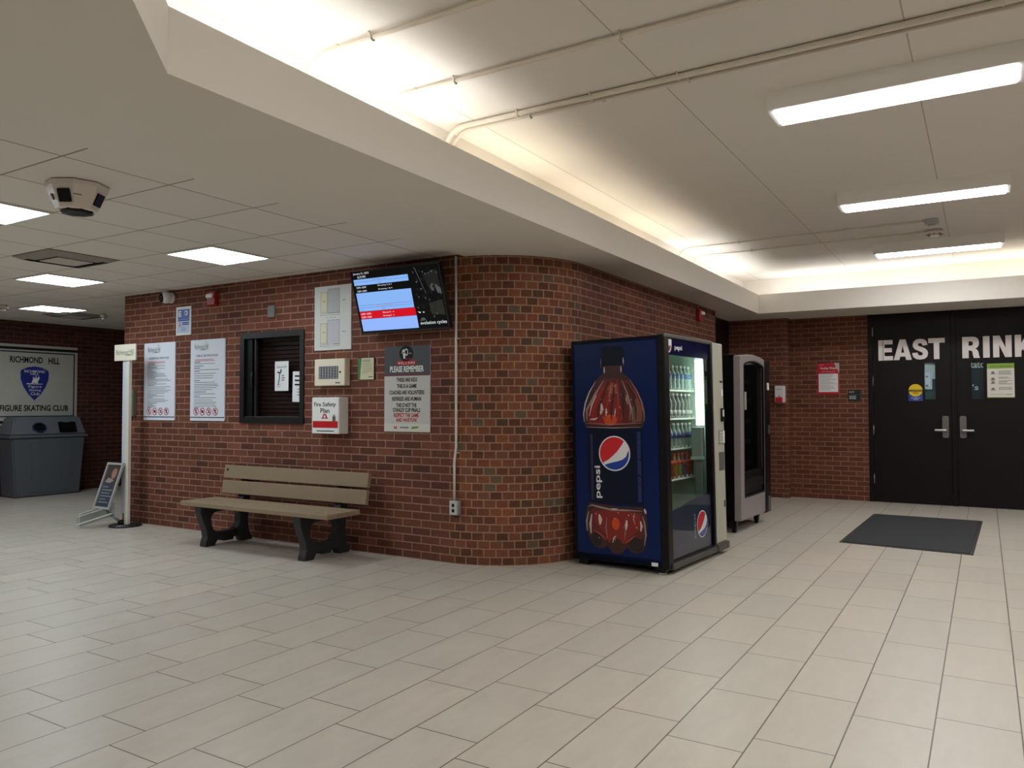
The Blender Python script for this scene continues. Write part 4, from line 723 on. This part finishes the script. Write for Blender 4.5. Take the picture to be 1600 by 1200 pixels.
def globe(q, cx, cz, r, M_, d, red, wht, blu):
    q.loops([circ(cx, cz, r)], wht, .0008, M_ @ Matrix.Translation((0, 0, d)))
    r2 = r * .925; arcR = [(cx + r2 * math.cos(a), cz + r2 * math.sin(a)) for a in [math.radians(48 + (222 - 48) * k_ / 20) for k_ in range(21)]]
    red_c = [(-.49, -.36), (-.28, -.26), (-.1, -.12), (.12, .07), (.3, .3), (.44, .52)]; q.loops([arcR + [(cx + a * 1.42 * r, cz + b_ * 1.42 * r * .98) for a, b_ in red_c]], red, .0008, M_ @ Matrix.Translation((0, 0, d + .0008)))
    arcB = [(cx + r2 * math.cos(a), cz + r2 * math.sin(a)) for a in [math.radians(222 + 4 + (372 - 226) * k_ / 20) for k_ in range(21)]]
    blu_c = [(.60, .06), (.52, -.12), (.36, -.24), (.14, -.31), (-.1, -.36), (-.38, -.44)]; q.loops([arcB + [(cx + a * 1.42 * r, cz + b_ * 1.42 * r) for a, b_ in blu_c]], blu, .0008, M_ @ Matrix.Translation((0, 0, d + .0008)))
M_PR, M_PW, M_PB = mat('print_red', (200, 16, 30), .4), mat('print_white', (226, 226, 224), .4), mat('print_blue', (10, 56, 150), .4)
q = MB(); q.text('pepsi', (.235, 1.765, .385, 1.815), M_PW, YM @ Matrix.Translation((0, 0, .0215)), bold=.02); q.loops([[(.105, 1.765), (.125, 1.745), (.155, 1.765), (.172, 1.80), (.175, 1.855), (.105, 1.855)]], M_PW, .001, YM @ Matrix.Translation((0, 0, .0212))); q.loops([[(.105, 1.765), (.125, 1.755), (.15, 1.785), (.158, 1.805), (.105, 1.80)]], mat('print_dark_red', (120, 20, 26), .4), .001, YM @ Matrix.Translation((0, 0, .0222))); q.build('header_print', hd)
# lower apron on the glass
wave = [(.09, .10), (.98, .10), (.98, .566), (.85, .55), (.7, .545), (.5, .53), (.3, .50), (.09, .478)]
q = MB(); q.loops([wave], mat('apron_navy', (16, 24, 62), .3), .003, YM @ Matrix.Translation((0, 0, .0045))); ap = q.build('lower_apron', t)
q = MB(); globe(q, .76, .31, .115, YM, .0078, M_PR, M_PW, M_PB); q.text('pepsi', (-.10, -.022, .10, .022), mat('print_grey', (150, 152, 160), .4), YM @ Matrix.Translation((.60, .31, .0082)) @ Matrix.Rotation(PI / 2, 4, 'Z'), bold=.02); q.build('apron_print', ap)
# coin panel
q = MB(); q.box((-.03, 1.02, .10), (.04, YW, ZTOP + .012), M_COIN, .012); cp = q.build('coin_panel', t)
for nm, a, c, m_, e_ in (('lock', (1.175, 1.53), (1.235, 1.548), M_BLACK, .004), ('price_label', (1.215, 1.41), (1.245, 1.47), M_PAPER, .001), ('bill_slot', (1.175, 1.18), (1.245, 1.30), M_BLACK, .014), ('keypad', (1.11, .975), (1.245, 1.105), mat('keypad_grey', (140, 140, 132), .5), .006), ('coin_return', (1.11, .74), (1.235, .905), mat('recess_grey', (84, 82, 78), .5), .004), ('door_latch', (1.205, .41), (1.25, .47), mat('recess_grey', (84, 82, 78)), .006)):
    q = MB(); q.box((.04, a[0], a[1]), (.04 + e_, c[0], c[1]), m_, min(.002, e_ / 3))
    if nm == 'keypad':
        for r_ in range(4):
            for c_ in range(3): q.box((.046, a[0] + .015 + c_ * .026, a[1] + .015 + r_ * .026), (.05, a[0] + .034 + c_ * .026, a[1] + .034 + r_ * .026), mat('key_pale', (190, 190, 182), .5))
        q.box((.046, 1.205, .985), (.052, 1.235, 1.095), M_WHITE)
    if nm == 'bill_slot': q.box((.054, 1.19, 1.225), (.062, 1.21, 1.285), M_WHITE)
    q.build(nm, cp)
q = MB(); q.box((-.02, 1.0, .035), (.06, YW + .01, .10), mat('dark_grey_trim', (70, 66, 62)), .01); q.build('coin_panel_foot', t)
# inside: lamp, delivery port, shelves
q = MB(); q.box((-.118, .985, 1.15), (-.045, .999, 1.74), emit_lin('machine_lamp', (0.90, 1.0, 0.93), 9.0), .006); q.build('lamp', t)
q = MB(); q.box((-.15, .94, .845), (-.045, 1.0, 1.135), mat('port_grey', (140, 150, 144), .45), .01); q.box((-.155, .935, .845), (-.04, 1.0, .875), M_LINER, .004); q.box((-.13, .96, .15), (-.06, 1.0, .845), mat('port_grey2', (110, 120, 114), .5), .006); q.build('delivery_port', t)
SHZ = (1.468, 1.218, .955, .69)
for z_ in SHZ:
    q = MB(); q.box((-.62, .05, z_ - .016), (-.20, YW - .06, z_), mat('shelf_white', (214, 222, 214), .4), .003)
    for k_ in range(13): q.box((-.62, .075 + k_ * .09, z_), (-.20, .081 + k_ * .09, z_ + .02), mat('shelf_white', (214, 222, 214)))
    q.build('shelf', t)
for nm, x_, y_ in (('foot', -.735, .05), ('foot', -.045, .05), ('foot', -.735, 1.2), ('foot', -.045, 1.0)):
    q = MB(); q.box((x_ - .045, y_ - .04, .022), (x_ + .045, y_ + .04, ZB + .03), M_BLACK, .004); q.lathe([(.035, 0.0), (.035, .014), (.014, .018), (.014, .03)], M_GALV, 14, Matrix.Translation((x_, y_, 0.0))); q.build(nm, t)
# side print
SD = lambda d: PM @ Matrix.Translation((0, 0, d))
q = MB(); M_COLA = mat('cola_dark_brown', (58, 24, 18), .3); M_COLA2 = mat('cola_red', (128, 28, 18), .3); M_COLA3 = mat('cola_orange', (196, 70, 20), .3); M_HI = mat('bottle_white_glint', (206, 190, 184), .35); M_EDGE = mat('bottle_edge_grey', (150, 130, 128), .35); M_COLA4 = mat('cola_mid', (92, 28, 20), .3); M_TANC = mat('cola_tan', (110, 76, 62), .3)
cap = [(-.505, 1.655), (-.335, 1.650), (-.318, 1.66), (-.32, 1.80), (-.335, 1.815), (-.505, 1.82), (-.522, 1.805), (-.53, 1.665)]
def mirror(l): return l
sh_l = [(-.51, 1.60), (-.545, 1.572), (-.584, 1.537), (-.65, 1.44), (-.688, 1.347), (-.704, 1.27), (-.706, 1.232), (-.694, 1.186), (-.680, 1.153)]
sh_r = [(-.168, 1.15), (-.152, 1.183), (-.138, 1.23), (-.143, 1.29), (-.161, 1.366), (-.208, 1.463), (-.255, 1.53), (-.30, 1.572), (-.335, 1.595)]
q.loops([[(-.505, 1.655)] + sh_l + sh_r + [(-.335, 1.65)]], M_COLA, .001, SD(.0003))
def ins(l, c, s_): return [(c[0] + (x_ - c[0]) * s_[0], c[1] + (y_ - c[1]) * s_[1]) for x_, y_ in l]
q.loops([ins(sh_l + sh_r, (-.45, 1.30), (.80, .86))], M_COLA4, .0006, SD(.0013))
q.loops([[(-.66, 1.20), (-.66, 1.28), (-.60, 1.42), (-.52, 1.50), (-.46, 1.50), (-.38, 1.40), (-.33, 1.28), (-.34, 1.19), (-.5, 1.165)]], M_COLA2, .0006, SD(.0019))
q.loops([circ(-.45, 1.215, .06, .045, 16)], M_COLA3, .0005, SD(.0025)); q.loops([circ(-.42, 1.47, .04, .05, 16)], mat('cola_amber', (150, 78, 34), .3), .0005, SD(.0025))
q.loops([[(-.26, 1.19), (-.17, 1.20), (-.16, 1.30), (-.20, 1.40), (-.235, 1.36), (-.25, 1.28)]], M_TANC, .0005, SD(.002))
rn = random.Random(3)
def streak(pts, w_, m_, d=.0031):
    n_ = len(pts); l_ = []; r_ = []
    for i, p in enumerate(pts):
        a = pts[max(0, i - 1)]; c = pts[min(n_ - 1, i + 1)]; tx, ty = c[0] - a[0], c[1] - a[1]; L_ = math.hypot(tx, ty) or 1; nx, ny = -ty / L_, tx / L_; ww = w_ * math.sin(PI * (i + .35) / (n_ - .3)) * .5
        l_.append((p[0] + nx * ww, p[1] + ny * ww)); r_.append((p[0] - nx * ww, p[1] - ny * ww))
    q.loops([l_ + r_[::-1]], m_, .0004, SD(d))
for i, xb in enumerate((-.67, -.615, -.56, -.50, -.44, -.385, -.33, -.275, -.22, -.18)):
    xt = -.42 + (xb + .42) * .42; pts = [(xb, 1.21), (xb + .01 * (i % 2), 1.30), (xb + (xt - xb) * .4 + .02, 1.42), (xt + .02, 1.54)]
    streak(pts, .012 if i % 2 else .020, M_EDGE if i in (0, 7) else (mat('cola_bright_red', (158, 44, 24), .3) if i % 2 else M_COLA), .003)
streak([(-.695, 1.20), (-.70, 1.27), (-.68, 1.36), (-.64, 1.45), (-.58, 1.535)], .012, M_HI); streak([(-.15, 1.2), (-.147, 1.27), (-.168, 1.36), (-.21, 1.45), (-.27, 1.54)], .010, M_EDGE)
streak([(-.645, 1.25), (-.62, 1.34), (-.575, 1.42)], .012, M_HI, .0035); streak([(-.25, 1.22), (-.255, 1.3), (-.28, 1.40)], .010, M_EDGE, .0035); streak([(-.37, 1.33), (-.375, 1.40), (-.39, 1.48)], .010, M_TANC, .0035); streak([(-.46, 1.36), (-.45, 1.43), (-.435, 1.50)], .008, M_EDGE, .0035); streak([(-.54, 1.26), (-.525, 1.30), (-.53, 1.35)], .03, M_HI, .0035); streak([(-.49, 1.25), (-.485, 1.28), (-.485, 1.31)], .018, M_HI, .0035); streak([(-.41, 1.24), (-.405, 1.28), (-.40, 1.31)], .01, M_HI, .0035); streak([(-.29, 1.34), (-.30, 1.38), (-.295, 1.42)], .02, M_EDGE, .0035)
streak([(-.64, 1.222), (-.60, 1.222), (-.565, 1.235)], .016, M_HI, .0036); streak([(-.68, 1.19), (-.45, 1.178), (-.17, 1.188)], .007, M_EDGE, .0036); streak([(-.67, 1.158), (-.43, 1.15), (-.18, 1.156)], .009, M_EDGE, .0036)
for i in range(34): q.loops([circ(rn.uniform(-.62, -.25), rn.uniform(1.22, 1.52), rn.uniform(.002, .006), None, 7)], rn.choice([M_HI, M_COLA3, M_COLA, M_EDGE]), .0003, SD(.0037))
streak([(-.497, 1.60), (-.498, 1.625), (-.495, 1.65)], .014, M_HI); streak([(-.345, 1.60), (-.343, 1.625), (-.345, 1.65)], .012, M_HI)
q.loops([cap], mat('cap_navy', (5, 12, 32), .35, spec=.25), .0012, SD(.001)); streak([(-.527, 1.665), (-.528, 1.69), (-.525, 1.72)], .006, M_EDGE, .0035); streak([(-.32, 1.665), (-.321, 1.69), (-.323, 1.72)], .010, M_HI, .0035); q.loops([rect(-.54, 1.648, -.312, 1.658)], M_COLA, .0006, SD(.0022))
q.build('bottle_shoulder_print', t)
q = MB(); q.loops([[(-.676, 1.145), (-.165, 1.143), (-.168, 1.0), (-.168, .53), (-.655, .535), (-.672, .7), (-.672, 1.0)]], mat('label_navy', (4, 12, 38), .35, spec=.25), .001, SD(.0006))
q.loops([[(-.215, 1.12), (-.185, 1.12), (-.185, .56), (-.215, .56)]], mat('label_blue_sheen', (22, 38, 98), .35), .0005, SD(.0017)); q.loops([[(-.64, 1.1), (-.62, 1.1), (-.62, .56), (-.64, .56)]], mat('label_violet_sheen', (30, 34, 72), .35), .0005, SD(.0017))
for i in range(16): q.loops([circ(rn.uniform(-.24, -.18), rn.uniform(.65, 1.08), rn.uniform(.003, .008), None, 8)], mat('label_navy', (7, 15, 42)), .0003, SD(.0023))
globe(q, -.42, .943, .143, PM, .0024, M_PR, M_PW, M_PB)
q.text('pepsi', (-.132, -.034, .132, .034), M_PW, Matrix.Translation((-.572, 0, .708)) @ PM @ Matrix.Translation((0, 0, .0026)) @ Matrix.Rotation(PI / 2, 4, 'Z'), bold=.018); q.build('bottle_label_print', t)
q = MB(); base = [(-.655, .535), (-.60, .532), (-.42, .515), (-.25, .518), (-.185, .522), (-.152, .488), (-.145, .44), (-.14, .391), (-.145, .30), (-.158, .22), (-.178, .178), (-.215, .155), (-.257, .148), (-.30, .168), (-.326, .197), (-.342, .172), (-.37, .142), (-.405, .132), (-.445, .137), (-.475, .155), (-.498, .197), (-.53, .17), (-.575, .162), (-.62, .175), (-.65, .205), (-.677, .27), (-.694, .36), (-.698, .43), (-.685, .50)]
q.loops([base], M_COLA, .001, SD(.0012)); q.loops([ins(base, (-.42, .40), (.88, .70))], M_COLA4, .0006, SD(.0022))
q.loops([[(-.62, .46), (-.5, .48), (-.3, .48), (-.2, .46), (-.2, .35), (-.31, .27), (-.33, .22), (-.49, .22), (-.51, .28), (-.62, .38)]], M_COLA2, .0006, SD(.0028))
q.loops([circ(-.42, .375, .035, .05, 16)], M_COLA3, .0005, SD(.0034)); q.loops([circ(-.42, .205, .06, .055, 16)], M_COLA, .0005, SD(.0034)); q.loops([circ(-.60, .235, .055, .06, 16)], mat('cola_black', (26, 16, 15), .3), .0005, SD(.0034)); q.loops([circ(-.24, .22, .06, .06, 16)], mat('cola_black', (26, 16, 15)), .0005, SD(.0034))
for pts, w_, m_ in (([(-.67, .50), (-.64, .515), (-.55, .50), (-.45, .485), (-.3, .49), (-.18, .49)], .016, M_EDGE), ([(-.685, .30), (-.69, .38), (-.67, .46)], .018, M_EDGE), ([(-.65, .28), (-.655, .36), (-.64, .44)], .02, M_HI), ([(-.565, .36), (-.56, .40), (-.57, .44)], .035, M_HI), ([(-.33, .33), (-.325, .37), (-.32, .41)], .025, M_HI), ([(-.50, .25), (-.51, .34), (-.50, .42)], .008, M_EDGE), ([(-.345, .25), (-.335, .31), (-.33, .36)], .007, M_EDGE), ([(-.51, .24), (-.56, .28), (-.62, .31)], .009, M_COLA3), ([(-.33, .23), (-.29, .26), (-.25, .29)], .010, M_COLA3), ([(-.17, .22), (-.155, .30), (-.165, .40), (-.18, .45)], .014, M_EDGE), ([(-.20, .33), (-.19, .37), (-.20, .41)], .02, M_HI), ([(-.45, .22), (-.44, .26), (-.42, .28)], .012, M_HI), ([(-.165, .51), (-.155, .49), (-.15, .47)], .02, M_HI), ([(-.25, .47), (-.26, .42), (-.245, .38)], .012, M_EDGE), ([(-.46, .495), (-.43, .492), (-.40, .495)], .014, M_HI)): streak(pts, w_, m_, .004)
for i in range(14): q.loops([circ(rn.uniform(-.62, -.22), rn.uniform(.22, .47), rn.uniform(.002, .006), None, 7)], rn.choice([M_HI, M_COLA3, M_EDGE]), .0003, SD(.0043))
q.build('bottle_base_print', t)
q = MB(); q.box((-.112, -.003, .066), (-.058, 0, .094), M_PAPER); q.build('serial_sticker', t)
# bottles inside: each its own thing
TM = t.matrix_basis.copy(); bpy.context.view_layer.update(); TM = Matrix.LocRotScale(t.location, t.rotation_euler, None)
def bottle_proto(prof, cap_m, body_m, lab_m, lz0, lz1):
    o_ = thing('drink_bottle', 'x', 'bottle'); q_ = MB(); q_.lathe(prof, body_m, 16); q_.build('body', o_); q_ = MB(); top = prof[-1][1]
    q_.lathe([(.0145, top - .004), (.0145, top + .014), (.012, top + .017)], cap_m, 12); q_.build('cap', o_)
    q_ = MB(); rl = max(p[0] for p in prof if lz0 - .03 <= p[1] <= lz1 + .03) + .0006; q_.lathe([(rl, lz0), (rl, lz1)], lab_m, 16); q_.build('label_band', o_); return o_
PA = [(.028, 0), (.033, .008), (.033, .05), (.028, .07), (.033, .09), (.033, .115), (.030, .14), (.018, .17), (.0125, .185), (.0125, .20)]
PB = [(.026, 0), (.032, .01), (.030, .04), (.026, .07), (.031, .10), (.033, .13), (.027, .155), (.015, .18), (.0125, .20)]
M_CLR = mat('clear_water_bottle', (150, 176, 172), .12); M_CLR2 = mat('grey_bottle', (120, 128, 122), .12); M_AQ = mat('aqua_bottle', (112, 138, 130), .15)
NC = 8; COLY = [.483 + .09 * k_ for k_ in range(NC)]
KIND = []
for body, cap_, labm, z0, z1, pr in ((M_CLR, M_WHITE, mat('water_label_blue', (96, 128, 170), .4), .10, .14, PA), (M_CLR2, M_WHITE, mat('silver_label', (188, 194, 186), .35), .035, .07, PB), (M_AQ, M_WHITE, mat('blue_label', (24, 62, 112), .4), .085, .135, PA)):
    KIND.append([bottle_proto(pr, cap_, body, labm, z0, z1)])
KIND.append([bottle_proto(PA, mat('orange_cap', (186, 58, 30), .4), mat(nm, c_, .2), mat('orange_label', (176, 60, 36), .4), .12, .155) for nm, c_ in (('green_drink', (92, 104, 40)), ('blue_drink', (34, 50, 84)), ('red_drink', (112, 28, 22)), ('amber_drink', (120, 84, 34)))])
ORD = ('leftmost', 'second', 'third', 'fourth', 'fifth', 'sixth', 'seventh', 'rightmost'); ROWN = ('top', 'second', 'third', 'lowest')
DESC = (('pale water bottle',), ('grey bottle with silver label',), ('blue labelled bottle',), ('orange capped green bottle', 'orange capped blue bottle', 'orange capped red bottle', 'orange capped amber bottle'))
used = set()
for r_ in range(4):
    for c_ in range(NC):
        kk = c_ % len(KIND[r_]); src = KIND[r_][kk]; dsc = DESC[r_][kk]
        if (r_, kk) not in used: o_ = src; used.add((r_, kk))
        else:
            o_ = src.copy(); COL.objects.link(o_)
            for ch in src.children: c2 = ch.copy(); COL.objects.link(c2); c2.parent = o_
        pos = TM @ Vector((-.235, COLY[c_], SHZ[r_] + .0005)); o_.location = pos; o_.rotation_euler = (vm_rot.x, vm_rot.y, vm_rot.z)
        o_['label'] = '%s, %s, on the %s shelf of the cola machine' % (dsc, ORD[c_] + ('' if c_ in (0, NC - 1) else ' from left'), ROWN[r_]); o_['group'] = 'bottles on the %s shelf of the cola machine' % ROWN[r_]

# ------------------------------------------------------------------ snack machine
t = thing('vending_machine', 'black snack vending machine with a grey front, behind the cola machine', 'vending machine', (-2.17, 8.07, 0), math.radians(-2))
q = MB(); q.box((-.80, 0, .125), (-.75, 1.07, 1.85), M_BLACK); q.box((-.80, 0, .125), (-.05, .03, 1.85), M_BLACK, .004); q.box((-.80, 1.04, .125), (-.05, 1.07, 1.85), M_BLACK, .004); q.box((-.80, 0, 1.80), (-.05, 1.07, 1.862), M_BLACK, .01); q.box((-.80, 0, .125), (-.05, 1.07, .17), M_BLACK, .004); q.build('cabinet', t)
M_SILV = mat('warm_grey_front', (150, 142, 140), .4, metal=.2)
YMx = YM @ Matrix.Translation((0, 0, -.05))
arc_t = [(.10 + .75 * k_ / 10, 1.76 + .05 * math.sin(PI * k_ / 10) ** .8) for k_ in range(11)]
arc_o = [(0 + .87 * k_ / 12, 1.83 + .035 * math.sin(PI * k_ / 12) ** .7) for k_ in range(13)]
q = MB(); q.loops([[(.87, .14), (0, .14)] + arc_o, ([(.85, .36), (.10, .36)] + arc_t)[::-1]], M_SILV, .06, YMx, .008); fr_ = q.build('front_frame', t)
q = MB(); q.loops([([(.85, .36), (.10, .36)] + arc_t), ins([(.85, .36), (.10, .36)] + arc_t, (.475, 1.1), (.955, .975))[::-1]], M_BLACK, .02, YM); q.build('gasket', fr_)
q = MB(); q.loops([[(.85, .63), (.10, .63)] + arc_t], glass_mat('snack_glass', (.55, .55, .55), 1.55), .006, YM @ Matrix.Translation((0, 0, -.012))); q.build('glass_door', t)
q = MB(); q.box((-.70, .03, .17), (-.68, 1.04, 1.80), mat('dark_interior', (22, 22, 23), .6)); q.build('back_liner', t)
for z_ in (.70, .93, 1.16, 1.39, 1.60):
    q = MB(); q.box((-.68, .04, z_ - .02), (-.14, .86, z_), mat('dark_shelf', (40, 40, 42), .5)); q.box((-.14, .04, z_ - .03), (-.13, .86, z_ + .015), mat('dark_shelf_edge', (54, 52, 50), .5)); q.build('shelf', t)
q = MB(); q.box((-.06, .10, .38), (.002, .85, .63), M_BLACK, .01); q.loops([[(.12, .45), (.83, .45), (.83, .53), (.6, .555), (.35, .555), (.12, .53)]], mat('delivery_flap', (34, 34, 36), .2), .014, YM); q.build('delivery_door', t)
q = MB(); q.box((-.06, .87, .12), (.03, 1.07, 1.835), M_BLACK, .012); cp = q.build('control_panel', t)
q = MB(); q.box((.03, .93, 1.50), (.036, 1.0, 1.58), M_WHITE, .002); q.build('card_reader', cp); q = MB(); q.box((.03, .94, 1.0), (.045, 1.0, 1.1), mat('panel_slot', (60, 60, 62), .4), .003); q.box((.03, .94, .14), (.036, 1.03, .30), mat('panel_grey_foot', (84, 84, 86), .5), .003); q.build('coin_slot', cp)
q = MB(); q.box((-.004, .16, 1.28), (-.001, .26, 1.47), mat('faded_label', (150, 148, 150), .5)); q.build('price_sheet', t)
for y_ in (.06, .86):
    for x_ in (-.08, -.72):
        q = MB(); frustum(q, 0, .135, (x_ - .018, x_ + .018, y_ - .018, y_ + .018), (x_ - .034, x_ + .034, y_ - .04, y_ + .04), M_BLACK, .003); q.build('leg', t)
